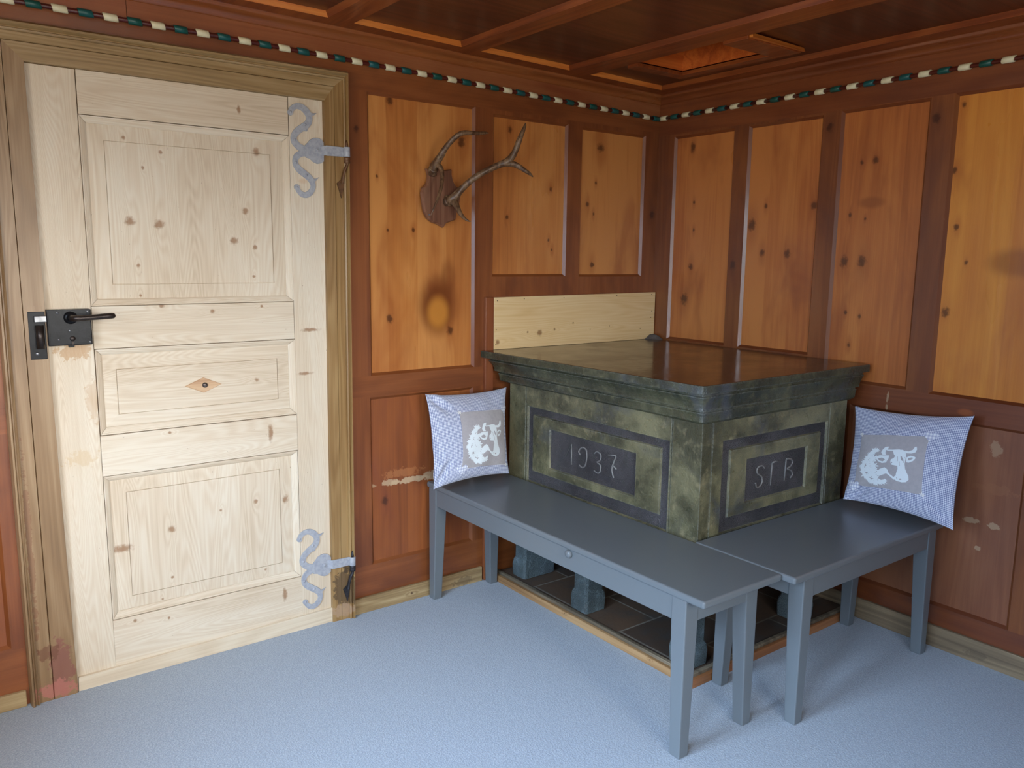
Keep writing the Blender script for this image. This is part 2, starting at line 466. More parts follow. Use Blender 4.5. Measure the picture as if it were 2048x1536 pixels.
# ------------------------------------------------------------------ ceiling: coffered, dark
CZ = 2.117
cz = lambda x: CZ + crown_dz(x)
ceil_v = wood('ceiling_beam', (94, 42, 17), (128, 62, 26), (148, 80, 36), 'y', .34, 'xy', bands=10, coat=.25)
ceil_p = wood('ceiling_panel', (58, 26, 13), (80, 38, 20), (98, 50, 28), 'x', .34, 'xy', bands=9, coat=.2)
ceil_e = wood('ceiling_lit_edge', (170, 90, 34), (198, 112, 46), (216, 136, 62), 'x', .35, 'xy', bands=9)  # brighter orange paints window light onto the edges that face it
cols = [(-3.40, -3.06), (-2.95, -2.37), (-2.26, -1.708), (-1.616, -1.185), (-1.098, -.663), (-.550, -.125)]
rows = [(-2.02, -.120), (-3.08, -2.16)]
CP = [(a, b, c, d) for (a, b) in cols for (c, d) in rows]
HATCH = (-.560, -.292, -.800, -.388)
xs = sorted({XL, 0.0} | {p[0] for p in CP} | {p[1] for p in CP} | {-1.13, -1.47, -2.08})
ys = sorted({YF, 0.0} | {p[2] for p in CP} | {p[3] for p in CP})
bm = NB()
for a, b in zip(xs, xs[1:]):
    for c, d in zip(ys, ys[1:]):
        if any(p[0] < (a + b) / 2 < p[1] and p[2] < (c + d) / 2 < p[3] for p in CP): continue
        face(bm, [(a, c, cz(a)), (a, d, cz(a)), (b, d, cz(b)), (b, c, cz(b))])
RC, CH = .016, .014
for (a, b, c, d) in CP:
    o = [(a, c), (b, c), (b, d), (a, d)]; i = [(a + CH, c + CH), (b - CH, c + CH), (b - CH, d - CH), (a + CH, d - CH)]
    for k in range(4):
        j = (k + 1) % 4
        face(bm, [(o[k][0], o[k][1], cz(o[k][0])), (o[j][0], o[j][1], cz(o[j][0])), (i[j][0], i[j][1], cz(i[j][0]) + RC), (i[k][0], i[k][1], cz(i[k][0]) + RC)], 1 if k == 2 else 0)
bmesh.ops.remove_doubles(bm, verts=bm.verts, dist=1e-5)
ceiling = obj('ceiling', bm, [ceil_v, ceil_e])
struct(ceiling)
for (a, b, c, d) in CP:
    bm = NB()
    i = (a + CH - .001, b - CH + .001, c + CH - .001, d - CH + .001)
    hx = [i[0], i[1]]; hy = [i[2], i[3]]
    if abs(b + .125) < 1e-6 and abs(d + .12) < 1e-6:
        hx = [i[0], HATCH[1], i[1]]; hy = [i[2], HATCH[2], HATCH[3], i[3]]
    for x0, x1 in zip(hx, hx[1:]):
        for y0, y1 in zip(hy, hy[1:]):
            if len(hx) == 3 and x1 == HATCH[1] and y0 == HATCH[2]: continue
            face(bm, [(x0, y0, cz(x0) + RC), (x1, y0, cz(x1) + RC), (x1, y1, cz(x1) + RC), (x0, y1, cz(x0) + RC)])
    obj('panel', bm, ceil_p, ceiling)
# the heat hatch over the stove: trimmed round and open into the chamber above
hz = lambda x: CZ + .007
bm = NB()
box(bm, -.550, -.246, -.388, -.335, CZ - .002, CZ + .018)
box(bm, -.292, -.246, -.80, -.388, CZ - .002, CZ + .018)
box(bm, -.550, -.246, -.905, -.80, CZ - .002, CZ + .018)
obj('hatch_frame', bm, ceil_v, ceiling, bevel=.002)
shaft = wood('hatch_lining', (150, 66, 24), (186, 90, 34), (206, 110, 46), 'x', .4, 'xy', bands=9)
bm = NB()
x0, x1, y0, y1 = HATCH; zt = CZ + .20; zb = CZ + .012
face(bm, [(x0, y1, zb), (x1, y1, zb), (x1, y1, zt), (x0, y1, zt)])
face(bm, [(x1, y0, zb), (x1, y1, zb), (x1, y1, zt), (x1, y0, zt)])
face(bm, [(x0, y0, zb), (x1, y0, zb), (x1, y0, zt), (x0, y0, zt)])
face(bm, [(x0, y0, zb), (x0, y1, zb), (x0, y1, zt), (x0, y0, zt)])
obj('hatch_shaft', bm, shaft, ceiling)
bm = NB()
box(bm, x0 - .02, x1 + .02, y0 - .02, y1 + .02, zt, zt + .02)
obj('hatch_lid', bm, ceil_p, ceiling)
bm = NB()
hexa(bm, [(-.54, -.920, CZ + .004), (-.232, -.913, CZ + .004), (-.232, -.905, CZ + .004), (-.54, -.905, CZ + .004)],
     [(-.54, -.914, CZ + .018), (-.232, -.907, CZ + .018), (-.232, -.9045, CZ + .018), (-.54, -.9045, CZ + .018)])
obj('hatch_moulding', bm, ceil_e, ceiling)

# crown moulding and frieze boards
crown_m = wood('crown_timber', (98, 50, 22), (134, 74, 36), (156, 94, 50), 'x', .28, 'xz', bands=8, coat=.3, contrast=.6)
crown_m2 = wood('crown_timber_side', (84, 40, 20), (116, 59, 30), (138, 78, 42), 'y', .3, 'yz', bands=8, coat=.25, contrast=.6)
PROF = [(.004, 2.080), (.013, 2.083), (.016, 2.090), (.022, 2.098), (.034, 2.104), (.043, 2.1065), (.047, 2.110), (.046, 2.116), (.052, 2.119)]
def sweep(name, pts_of, stations, mat):
    bm = NB(); rings = []
    for st in stations:
        rings.append([bm.verts.new(p) for p in pts_of(st)])
    for a, b in zip(rings, rings[1:]):
        for k in range(len(a) - 1):
            f = bm.faces.new((a[k], a[k + 1], b[k + 1], b[k])); f.smooth = True
    o = obj(name, bm, mat)
    return struct(o)
sweep('trim_1', lambda x: [(min(x, -o), -o, z + crown_dz(x)) for o, z in PROF], [XL, -2.6, -2.08, -1.47, -1.13, -.6, 0.0], crown_m)
sweep('trim_2', lambda y: [(-o, min(y, -o), z) for o, z in PROF], [YF, -2.0, 0.0], crown_m2)
frieze_m = wood('frieze_board', (104, 56, 30), (138, 80, 46), (158, 100, 62), 'x', .38, 'xz', bands=8, contrast=.5, stain=(126, 58, 34))
bm = NB()
for (a, b) in ((XL, -2.3), (-2.2985, -.30), (-.2985, -.009)):
    n = 6
    for k in range(n):
        u, v = a + (b - a) * k / n, a + (b - a) * (k + 1) / n
        q = lambda x, y: [(x, y, rod_z(x) + .006), (x, y, 2.084 + crown_dz(x))]
        hexa(bm, [q(u, -.008)[0], q(v, -.008)[0], q(v, 0)[0], q(u, 0)[0]], [q(u, -.008)[1], q(v, -.008)[1], q(v, 0)[1], q(u, 0)[1]])
bmesh.ops.remove_doubles(bm, verts=bm.verts, dist=2e-4)
struct(obj('trim_3', bm, frieze_m))
bm = NB()
box(bm, -.008, 0, YF, -.0, 2.024, 2.084)
struct(obj('trim_4', bm, frB_h))

# baseboards
base_m = wood('baseboard_fir', (118, 92, 58), (152, 126, 86), (178, 154, 112), 'x', .6, 'xz', [(-1.35, .03, .006, 1)], [(-1.1, .02, .05, .02, (90, 72, 50), .5, 1)], 14)
base_m2 = wood('baseboard_fir_side', (92, 76, 56), (124, 104, 78), (146, 126, 96), 'y', .6, 'yz', [], [(-1.6, .03, .05, .015, (84, 70, 52), .5, 1)], 14)
bm = NB(); box(bm, -1.60, -1.004, -.014, 0, 0, .062); struct(obj('baseboard_back', bm, base_m, bevel=.002))
bm = NB(); box(bm, XL, -2.70, -.014, 0, 0, .050); struct(obj('baseboard_back', bm, base_m, bevel=.002))
bm = NB(); box(bm, -.014, 0, YF, -.0, 0, .080); struct(obj('baseboard_right', bm, base_m2, bevel=.002))

# ------------------------------------------------------------------ door casing (ochre, worn) with strike plate and pintles
CSPOT = [(-2.60, .10, .035, .10, (132, 84, 70), .85, 1), (-2.62, .03, .06, .03, (176, 110, 96), .8, 1), (-2.63, .16, .03, .03, (110, 70, 48), .7, 1), (-1.64, .12, .05, .10, (78, 60, 42), .75, 1),
         (-1.63, .21, .03, .03, (60, 48, 36), .7, 1), (-1.65, .04, .05, .03, (170, 140, 110), .8, 1), (-2.66, .5, .01, .3, (120, 72, 44), .5, 1)]
cas_v = wood('casing_post', (104, 76, 38), (138, 104, 60), (162, 130, 84), 'z', .38, 'xz', [], CSPOT, 16, contrast=.7)
cas_h = wood('casing_head', (116, 90, 54), (152, 124, 82), (176, 150, 110), 'x', .36, 'xz', [], [], 16, contrast=.7)
LN = [(-2.5765, -2.560, -1.6825, 1.9040, .018), (-2.5770, -2.5605, -1.6820, 1.9045, -.017), (-2.6275, -2.6255, -1.6470, 1.9535, -.0185), (-2.6280, -2.627, -1.6465, 1.9545, -.0125), (-2.6295, -2.629, -1.6455, 1.9560, -.0185),
      (-2.6640, -2.6655, -1.6170, 1.9790, -.0185), (-2.6650, -2.667, -1.6160, 1.9800, -.028), (-2.6690, -2.671, -1.6120, 1.9850, -.031), (-2.6720, -2.674, -1.6090, 1.9880, -.024), (-2.6750, -2.677, -1.6065, 1.9910, -.024),
      (-2.6790, -2.681, -1.6030, 1.9960, -.036), (-2.6840, -2.686, -1.5990, 2.0020, -.036), (-2.6880, -2.690, -1.5960, 2.0100, -.020), (-2.6890, -2.691, -1.5950, 2.0120, .0)]
bm = NB()
for (a, b) in zip(LN, LN[1:]):
    def P4(t):
        xt, xb, xr, zt, y = t
        return [(xb, y, 0), (xt, y, zt), (xr, y, zt), (xr - .012, y, 0)]
    pa, pb = P4(a), P4(b)
    for k, mi in ((0, 2), (1, 1), (2, 0)):
        face(bm, [pa[k], pa[k + 1], pb[k + 1], pb[k]], mi)
bmesh.ops.remove_doubles(bm, verts=bm.verts, dist=1e-6)
cas_l = wood('casing_post_lock_side', (108, 82, 56), (140, 110, 76), (162, 134, 100), 'z', .38, 'xz', [], CSPOT, 16, contrast=.7, seed=2)
casing = struct(obj('trim_5', bm, [cas_v, cas_h, cas_l]))

iron_black = plain('lock_black_iron', (15, 15, 17), .30, 0.0, (24, 24, 27), 40, .1, 120, .22)
iron_dark = plain('handle_dark_iron', (48, 40, 36), .38, .6, (66, 56, 50), 60, .1, 200)
steel = plain('bright_steel', (150, 150, 150), .35, .8, (120, 120, 122), 60)
hinge_m = plain('hinge_grey_paint', (170, 172, 176), .45, .0, (150, 153, 162), 90, .25, 140)
hinge_dark = plain('pintle_dark_iron', (60, 58, 62), .45, .5, (42, 40, 42), 70)
pintle_m = plain('pintle_painted', (112, 76, 44), .5, .1, (88, 58, 34), 50, .2, 120)

bm = NB(); box(bm, -2.617, -2.574, -.0215, -.010, 1.066, 1.206)
strike = obj('strike_plate', bm, iron_black, casing, bevel=.0015)
bm = NB(); tube(bm, [(-2.590, -.032, 1.098, .011), (-2.590, -.032, 1.166, .011)], 16)
obj('keeper_post', bm, iron_dark, strike)
bm = NB(); lathe(bm, [(.001, -.026), (.005, -.0255), (.0055, -.022), (.0055, -.018)], (-2.600, 0, 1.083), 'y', 16)
obj('screw', bm, steel, strike)
bm = NB(); box(bm, -2.622, -2.574, -.0195, -.012, 1.206, 1.222)
obj('recess_slip', bm, cas_l, casing)

# ------------------------------------------------------------------ door_1: stripped pine, three raised panels
door = struct(empty('door_1', (-2.13, .0, 0)))
pine = dict(rough=.6, plane='xz', knot_col=(140, 98, 62), contrast=.75, spec=.35, bump=.25, halo=.045, flecks=(120, 92, 66))
ND, NM, NL = (186, 164, 136), (209, 191, 165), (219, 206, 184)
def pine_m(name, grain, a, b, c, d, seed, bands=26, extra=()):
    bands = bands * 2.2
    return wood(name, ND, NM, NL, grain, knots=near(DK, a, b, c, d, .01), spots=list(extra), bands=bands, seed=seed, **pine)
G = .0016
Y0, Y1 = 0.0, .036
RUST = (176, 128, 74)
bm = NB()
hexa(bm, [(-2.5755, Y0, 1.903), (-2.448, Y0, 1.903), (-2.4455, Y0, .0), (-2.5585, Y0, .0)][::-1], [(-2.5755, Y1, 1.903), (-2.448, Y1, 1.903), (-2.4455, Y1, .0), (-2.5585, Y1, .0)][::-1])
obj('stile', bm, pine_m('door_stile_lock_side', 'z', -2.6, -2.446, 0, 2, 1.0, 34, [(-2.50, 1.085, .05, .035, RUST, .55, 1), (-2.46, .92, .02, .09, RUST, .3, 1), (-2.5, .75, .05, .03, (200, 172, 130), .5, 1)]), door, bevel=.0012)
bm = NB()
hexa(bm, [(-1.804, Y0, 1.905), (-1.6825, Y0, 1.905), (-1.687, Y0, .0), (-1.808, Y0, .0)][::-1], [(-1.804, Y1, 1.905), (-1.6825, Y1, 1.905), (-1.687, Y1, .0), (-1.808, Y1, .0)][::-1])
obj('stile', bm, pine_m('door_stile_hinge_side', 'z', -1.803, -1.68, 0, 2, 2.0, 30, [(-1.76, 1.63, .02, .01, (200, 160, 120), .4, 0)]), door, bevel=.0012)
OPEN = [(-2.4475, -1.8040, 1.2160, 1.7785), (-2.4455, -1.8045, .8130, 1.0845), (-2.4460, -1.8070, .2035, .6820)]
INN = [(-2.4240, -1.8295, 1.2390, 1.7545), (-2.4230, -1.8300, .8390, 1.0630), (-2.4245, -1.8330, .2295, .6615)]
GRV = [(-2.3815, -1.8700, 1.2805, 1.7105), (-2.3880, -1.8690, .8740, 1.0190), (-2.3820, -1.8735, .2685, .6210)]
RAILS = [(1.7785, 1.9045, 3.1), (1.0845, 1.2160, 4.2), (.6820, .8130, 5.3), (.0, .2035, 6.4)]
for (c, d, sd) in RAILS:
    bm = NB(); box(bm, -2.4470 + G, -1.8055 - G, Y0 - .0004, Y1, c + G * .5, d - G * .5)
    obj('rail', bm, pine_m('door_rail_%d' % int(sd), 'x', -2.46, -1.80, c, d, sd, 22), door, bevel=.0012)
for n in range(3):
    (a, b, c, d), (e, f, g, h), (p, q, r, t) = OPEN[n], INN[n], GRV[n]
    # moulding: little step, ovolo slope, down to the panel
    bm = NB()
    rects = []
    for tt, y in ((-.02, .0150), (.03, .0140), (.07, .0012), (.24, .0018), (.27, .0032), (.45, .0045), (.72, .0075), (.90, .0105), (.93, .0150), (1.0, .0170)):
        rects.append(((a + (e - a) * tt, b + (f - b) * tt, c + (g - c) * tt, d + (h - d) * tt), y))
    for (ra, ya), (rb, yb) in zip(rects, rects[1:]):
        A4 = [(ra[0], ya, ra[2]), (ra[1], ya, ra[2]), (ra[1], ya, ra[3]), (ra[0], ya, ra[3])]
        B4 = [(rb[0], yb, rb[2]), (rb[1], yb, rb[2]), (rb[1], yb, rb[3]), (rb[0], yb, rb[3])]
        for k in range(4):
            j = (k + 1) % 4
            m_ = .0007
            dx, dz = (m_, 0) if k in (0, 2) else (0, m_)
            if k in (2, 3): dx, dz = -dx, -dz
            face(bm, [(A4[k][0] + dx, ya, A4[k][2] + dz), (A4[j][0] - dx, ya, A4[j][2] - dz), (B4[j][0] - dx, yb, B4[j][2] - dz), (B4[k][0] + dx, yb, B4[k][2] + dz)], 0 if k in (0, 2) else 1)
    bmesh.ops.remove_doubles(bm, verts=bm.verts, dist=1e-6)
    mo = obj('panel_moulding', bm, [pine_m('door_moulding_h_%d' % n, 'x', -9, -8, 0, 0, 7 + n), pine_m('door_moulding_v_%d' % n, 'z', -9, -8, 0, 0, 9 + n)], door)
    bm = NB()
    gw = .0018
    rs = [((e - .002, f + .002, g - .002, h + .002), .0125), ((p, q, r, t), .0095), ((p + gw * .3, q - gw * .3, r + gw * .3, t - gw * .3), .0135), ((p + gw, q - gw, r + gw, t - gw), .0135), ((p + gw * 1.3, q - gw * 1.3, r + gw * 1.3, t - gw * 1.3), .0090)]
    for (ra, ya), (rb, yb) in zip(rs, rs[1:]):
        A4 = [(ra[0], ya, ra[2]), (ra[1], ya, ra[2]), (ra[1], ya, ra[3]), (ra[0], ya, ra[3])]
        B4 = [(rb[0], yb, rb[2]), (rb[1], yb, rb[2]), (rb[1], yb, rb[3]), (rb[0], yb, rb[3])]
        for k in range(4):
            j = (k + 1) % 4
            face(bm, [A4[k], A4[j], B4[j], B4[k]])
    rb, yb = rs[-1]
    face(bm, [(rb[0], yb, rb[2]), (rb[1], yb, rb[2]), (rb[1], yb, rb[3]), (rb[0], yb, rb[3])])
    bmesh.ops.remove_doubles(bm, verts=bm.verts, dist=1e-6)
    obj('panel', bm, pine_m('door_panel_%d' % n, 'x' if n == 1 else 'z', e, f, g, h, 12.3 + n * 2.1, 20 if n == 1 else 16), door)
bm = NB(); hexa(bm, [(-2.5585, -.011, .0), (-1.6865, -.011, .0), (-1.6865, .002, .0), (-2.5585, .002, .0)], [(-2.5560, -.011, .046), (-1.6850, -.011, .054), (-1.6850, .002, .054), (-2.5560, .002, .046)])
obj('kick_strip', bm, wood('door_strip', (196, 175, 146), (214, 197, 170), (224, 211, 188), 'x', .62, 'xz', bands=34, contrast=.8, spec=.35, seed=31), door, bevel=.001)
bm = NB(); hexa(bm, [(-2.574, .020, .001), (-1.689, .020, .001), (-1.689, .040, .001), (-2.574, .040, .001)], [(-2.582, .020, 1.912), (-1.676, .020, 1.912), (-1.676, .040, 1.912), (-2.582, .040, 1.912)])
obj('light_stop_board', bm, pine_m('door_back', 'z', -9, -8, 0, 0, 17), door)  # added behind the door to stop outside light leaking through the gaps
# lozenge inlay with the old screw
bm = NB()
cx, czz = -2.1235, .9455
dia = [(-.061, .001), (0, .026), (.060, -.001), (0, -.026)]
for (sa, ya), (sb, yb) in (((1, .0090), (.94, .0070)), ((.94, .0070), (.78, .0078))):
    for k in range(4):
        j = (k + 1) % 4
        face(bm, [(cx + dia[k][0] * sa, ya, czz + dia[k][1] * sa), (cx + dia[j][0] * sa, ya, czz + dia[j][1] * sa), (cx + dia[j][0] * sb, yb, czz + dia[j][1] * sb), (cx + dia[k][0] * sb, yb, czz + dia[k][1] * sb)])
face(bm, [(cx + d[0] * .78, .0078, czz + d[1] * .78) for d in dia])
loz = obj('lozenge', bm, wood('door_lozenge', (150, 108, 74), (186, 146, 108), (206, 172, 134), 'x', .55, 'xz', bands=20, seed=3), door)
bm = NB(); lathe(bm, [(.0005, .0005), (.005, .001), (.0085, .0035), (.009, .0078)], (cx + .004, 0, czz), 'y', 18)
obj('screw', bm, plain('old_screw', (120, 108, 100), .35, .7, (70, 60, 56), 200), loz)

# rim lock
bm = NB()
box(bm, -2.5705, -2.4530, -.0305, -.0005, 1.1035, 1.2105)
lock = obj('lock_case', bm, iron_black, door, bevel=.003, seg=3)
bm = NB(); box(bm, -2.6020, -2.5705, -.0330, -.0225, 1.175, 1.194)
obj('latch_bolt', bm, steel, lock, bevel=.002)
bm = NB(); box(bm, -2.5650, -2.5640, -.0322, -.0302, 1.105, 1.209); box(bm, -2.5705, -2.4530, -.0318, -.0302, 1.2075, 1.2095)
obj('case_rib', bm, iron_black, lock)
bm = NB(); lathe(bm, [(.019, -.0300), (.0185, -.0345), (.013, -.0375), (.0095, -.0390), (.0095, -.0560)], (-2.5085, 0, 1.1860), 'y', 28)
obj('handle_rose', bm, iron_black, lock)
bm = NB()
lever = catmull([(-2.5085, -.050, 1.1860, .0092), (-2.5080, -.070, 1.1862, .0092), (-2.4980, -.082, 1.1868, .0088), (-2.4700, -.086, 1.1880, .0080), (-2.4300, -.086, 1.1905, .0085), (-2.4080, -.084, 1.1915, .0088), (-2.4000, -.080, 1.1915, .0070), (-2.3975, -.078, 1.1915, .0020)], 6)
tube(bm, lever, 16)
obj('lever_handle', bm, iron_dark, lock)
bm = NB(); lathe(bm, [(.0004, -.0335), (.007, -.0333), (.0078, -.0318), (.0078, -.030)], (-2.5065, 0, 1.1235), 'y', 20)
box(bm, -2.5095, -2.5035, -.0322, -.030, 1.106, 1.1235)
obj('keyhole_cover', bm, iron_dark, lock)
bm = NB(); prism(bm, [(-2.5165, 1.1035), (-2.4985, 1.1035), (-2.5005, 1.095), (-2.5145, 1.095)], lambda x, z: (x, -.008, z), lambda x, z: (x, -.0005, z))
obj('escutcheon', bm, iron_black, lock)
for (x, z) in ((-2.4625, 1.203), (-2.5425, 1.201), (-2.5425, 1.122), (-2.4600, 1.112), (-2.513, 1.148)):
    bm = NB(); lathe(bm, [(.0003, -.0328), (.0025, -.0326), (.0034, -.0312), (.0034, -.0300)], (x, 0, z), 'y', 12)
    obj('screw', bm, steel, lock)

# wrought hinges
HU = [(-.0918, .1177, .0182), (-.0877, .1275, .0182), (-.0786, .1367, .0175), (-.0645, .1413, .0195), (-.0493, .1384, .0215), (-.0355, .1287, .0233), (-.0263, .1144, .0221), (-.0252, .1003, .0221), (-.0315, .0866, .0233), (-.0447, .0758, .0245), (-.0617, .0646, .0232), (-.0754, .0515, .022), (-.0825, .0367, .0219), (-.0796, .0228, .0232), (-.0685, .0108, .0233), (-.0533, .0026, .0246), (-.0354, -.0018, .0271), (-.015, -.003, .028)]
HL = [(-.015, -.007, .028), (-.0356, -.009, .0272), (-.0564, -.0143, .0221), (-.0721, -.0239, .0208), (-.0789, -.0387, .0196), (-.0761, -.0552, .0209), (-.062, -.0709, .0234), (-.0429, -.0839, .0235), (-.0263, -.0973, .0224), (-.0176, -.1125, .0199), (-.018, -.1284, .0187), (-.0276, -.1435, .0199), (-.0436, -.1529, .0199), (-.0591, -.1501, .0186), (-.07, -.1398, .016), (-.076, -.1281, .016)]
BARBS = [[(-.0226, .1266), (-.010, .1235), (.0034, .1264), (-.006, .1180), (-.0166, .1119)], [(-.0461, .0721), (-.0301, .072), (-.0335, .0615), (-.0516, .0609)],
         [(-.0171, -.0955), (-.006, -.0950), (.0064, -.0891), (-.002, -.099), (-.0108, -.1072)], [(-.058, -.0682), (-.040, -.0717), (-.0363, -.0811)]]
BOSS = [(-.0427, .0143), (-.032, .0248), (-.0239, .035), (-.0107, .0415), (.0025, .043), (.0156, .0399), (.0259, .03), (.0296, .0182), (.0604, .0173), (.0900, .0166), (.0900, -.0145), (.0596, -.0162), (.034, -.0214), (.027, -.0329), (.0134, -.0424), (.0001, -.0446), (-.0155, -.0386), (-.0257, -.0298), (-.0412, -.0262)]
SCR = [(-.091, .119), (-.0407, .0833), (-.0794, .0299), (-.0779, -.0458), (-.0404, -.0857), (-.0753, -.1293)]
def ribbon(bm, pts, ox, oz, ya, yb):
    P = catmull(pts, 5)
    L, Rr = [], []
    for i in range(len(P)):
        a = Vector(P[max(i - 1, 0)][:2]); b = Vector(P[min(i + 1, len(P) - 1)][:2])
        t = (b - a).normalized(); n = Vector((-t.y, t.x)); w = P[i][2] / 2
        c = Vector(P[i][:2])
        L.append(c + n * w); Rr.append(c - n * w)
    def v(p, y): return bm.verts.new((ox + p.x, y, oz + p.y))
    Lf = [v(p, ya) for p in L]; Rf = [v(p, ya) for p in Rr]; Lb = [v(p, yb) for p in L]; Rb = [v(p, yb) for p in Rr]
    for i in range(len(P) - 1):
        bm.faces.new((Lf[i], Lf[i + 1], Rf[i + 1], Rf[i])); bm.faces.new((Lb[i], Rb[i], Rb[i + 1], Lb[i + 1]))
        bm.faces.new((Lf[i], Lb[i], Lb[i + 1], Lf[i + 1])); bm.faces.new((Rf[i], Rf[i + 1], Rb[i + 1], Rb[i]))
    bm.faces.new((Lf[0], Rf[0], Rb[0], Lb[0])); bm.faces.new((Lf[-1], Lb[-1], Rb[-1], Rf[-1]))
def hinge(ox, oz, kx, top):
    bm = NB()
    ribbon(bm, HU, ox, oz, -.0050, .0)
    ribbon(bm, HL, ox, oz, -.0046, .0)
    for p in (HU[0], HL[-1]):
        lathe(bm, [(.010, -.0052), (.010, 0)], (ox + p[0], 0, oz + p[1]), 'y', 16)
    for bb in BARBS:
        prism(bm, bb, lambda x, z: (ox + x, -.0042, oz + z), lambda x, z: (ox + x, 0, oz + z))
    # the boss and its strap, which is cranked out over the casing
    lift = lambda x: -.0056 - .0195 * max(0, min(1, (x - .0145) / .0115))
    prism(bm, BOSS[:8] + BOSS[13:], lambda x, z: (ox + x, -.0056, oz + z), lambda x, z: (ox + x, 0, oz + z))
    for a, b in ((.0145, .026), (.026, kx + .004)):
        hexa(bm, [(ox + a, lift(a) - .0004, oz - .0165), (ox + b, lift(b) - .0004, oz - .0155), (ox + b, lift(b) + .0045, oz - .0155), (ox + a, lift(a) + .0045, oz - .0165)],
             [(ox + a, lift(a) - .0004, oz + .018), (ox + b, lift(b) - .0004, oz + .0168), (ox + b, lift(b) + .0045, oz + .0168), (ox + a, lift(a) + .0045, oz + .018)])
    hg = obj('hinge', bm, hinge_m, door, bevel=.0008)
    bm = NB(); lathe(bm, [(.0110, -.0160), (.0116, -.0150), (.0116, .0165), (.0110, .0175)], (ox + kx + .012, -.031, oz), 'z', 20)
    obj('knuckle', bm, hinge_m, hg)
    for (x, z) in SCR:
        bm = NB(); lathe(bm, [(.0004, -.0076), (.003, -.0072), (.0048, -.0052), (.0048, -.003)], (ox + x, 0, oz + z), 'y', 12)
        obj('rivet', bm, hinge_m, hg)
    bm = NB(); box(bm, ox - .006, ox + .006, -.0105, -.005, oz - .006, oz + .006); lathe(bm, [(.0004, -.013), (.004, -.0125), (.005, -.0105)], (ox, 0, oz), 'y', 12)
    obj('bolt', bm, hinge_m, hg, bevel=.001)
    # pintle on the casing
    px, py = ox + kx + .012, -.031
    bm = NB()
    lathe(bm, [(.0112, -.038), (.0118, -.030), (.0100, -.026), (.0118, -.022), (.0112, -.0168)], (px, py, oz), 'z', 18)
    lathe(bm, [(.0062, .017), (.0062, .024), (.004, .034), (.0006, .042)], (px, py, oz), 'z', 14)
    pn = obj('pintle', bm, pintle_m if top else hinge_dark, casing)
    bm = NB()
    tl = catmull([(px, py + .002, oz - .034, .0105), (px - .001, -.030, oz - .045, .0088), (px - .008, -.029, oz - .060, .0085), (px - .015, -.026, oz - .090, .0085), (px - .018, -.025, oz - .108, .011)], 5)
    tube(bm, tl, 12, flat=.6)
    z0 = oz - .112
    prism(bm, [(px - .036, z0 + .004), (px - .022, z0 + .016), (px - .016, z0 + .018), (px - .0095, z0 - .002), (px - .014, z0 - .018), (px - .020, z0 - .046), (px - .027, z0 - .022)], lambda x, z: (x, -.0245, z), lambda x, z: (x, -.016, z))
    obj('pintle_tail', bm, pintle_m if top else hinge_dark, pn)
hinge(-1.7080, 1.7360, .0880, True)
hinge(-1.7205, .2300, .0920, False)

# ------------------------------------------------------------------ striped rods under the frieze
rod_m = plain('rod_maroon', (74, 26, 20), .3, 0, (88, 34, 26), 30)
cream = plain('rod_cream', (226, 220, 186), .4, 0, (214, 206, 168), 40)
green = plain('rod_green', (18, 78, 66), .35, 0, (26, 88, 92), 3)
def sleeve(bm, a, b, r, mat_twist):
    """A slightly slanted raised band round the rod from a to b."""
    d = (b - a).normalized()
    up = Vector((0, 0, 1)); n1 = d.cross(up).normalized(); n2 = n1.cross(d)
    seg = 16; rings = []
    for t, rr in ((0, r * .9), (.03, r), (.97, r), (1, r * .9)):
        c = a.lerp(b, t); ring = []
        for k in range(seg):
            an = 2 * PI * k / seg
            ring.append(bm.verts.new(c + n1 * rr * math.cos(an) + n2 * rr * math.sin(an) + d * (mat_twist * math.sin(an + .5))))
        rings.append(ring)
    for p, q in zip(rings, rings[1:]):
        for k in range(seg):
            j = (k + 1) % seg
            f = bm.faces.new((p[k], p[j], q[j], q[k])); f.smooth = True
    bm.faces.new(rings[0][::-1]); bm.faces.new(rings[-1])
rodA = tag(empty('striped_rod', (-2.0, -.013, 2.057)), 'cream and green banded maroon rod above the pale pine door and antlers', 'rod')
bm = NB(); tube(bm, [(x, -.015, rod_z(x), .0070) for x in (XL + .01, -3.0, -2.48, -2.07, -1.68, -1.28, -.95, -.63, -.3, -.006)], 14)
obj('rod', bm, rod_m, rodA)
k = 0; x = -.108
while x > -3.3:
    for c, mat in ((x, cream), (x + .066, green)):
        bm = NB(); sleeve(bm, Vector((c - .0200, -.015, rod_z(c - .0200))), Vector((c + .0190, -.015, rod_z(c + .0190))), .0108, -.003)
        obj('band', bm, mat, rodA)
    x -= .1316
rodB = tag(empty('striped_rod', (-.013, -1.0, 2.02)), 'cream and green banded maroon rod along the wall above the stove top', 'rod')
bm = NB(); tube(bm, [(-.015, YF + .01, 2.02, .0070), (-.015, -2, 2.02, .0070), (-.015, -.007, 2.02, .0070)], 14)
obj('rod', bm, rod_m, rodB)
y = -.039
while y > -2.4:
    for c, mat in ((y, cream), (y - .0665, green)):
        bm = NB(); sleeve(bm, Vector((-.015, c - .0185, 2.02)), Vector((-.015, c + .0185, 2.02)), .0108, -.003)
        obj('band', bm, mat, rodB)
    y -= .1339

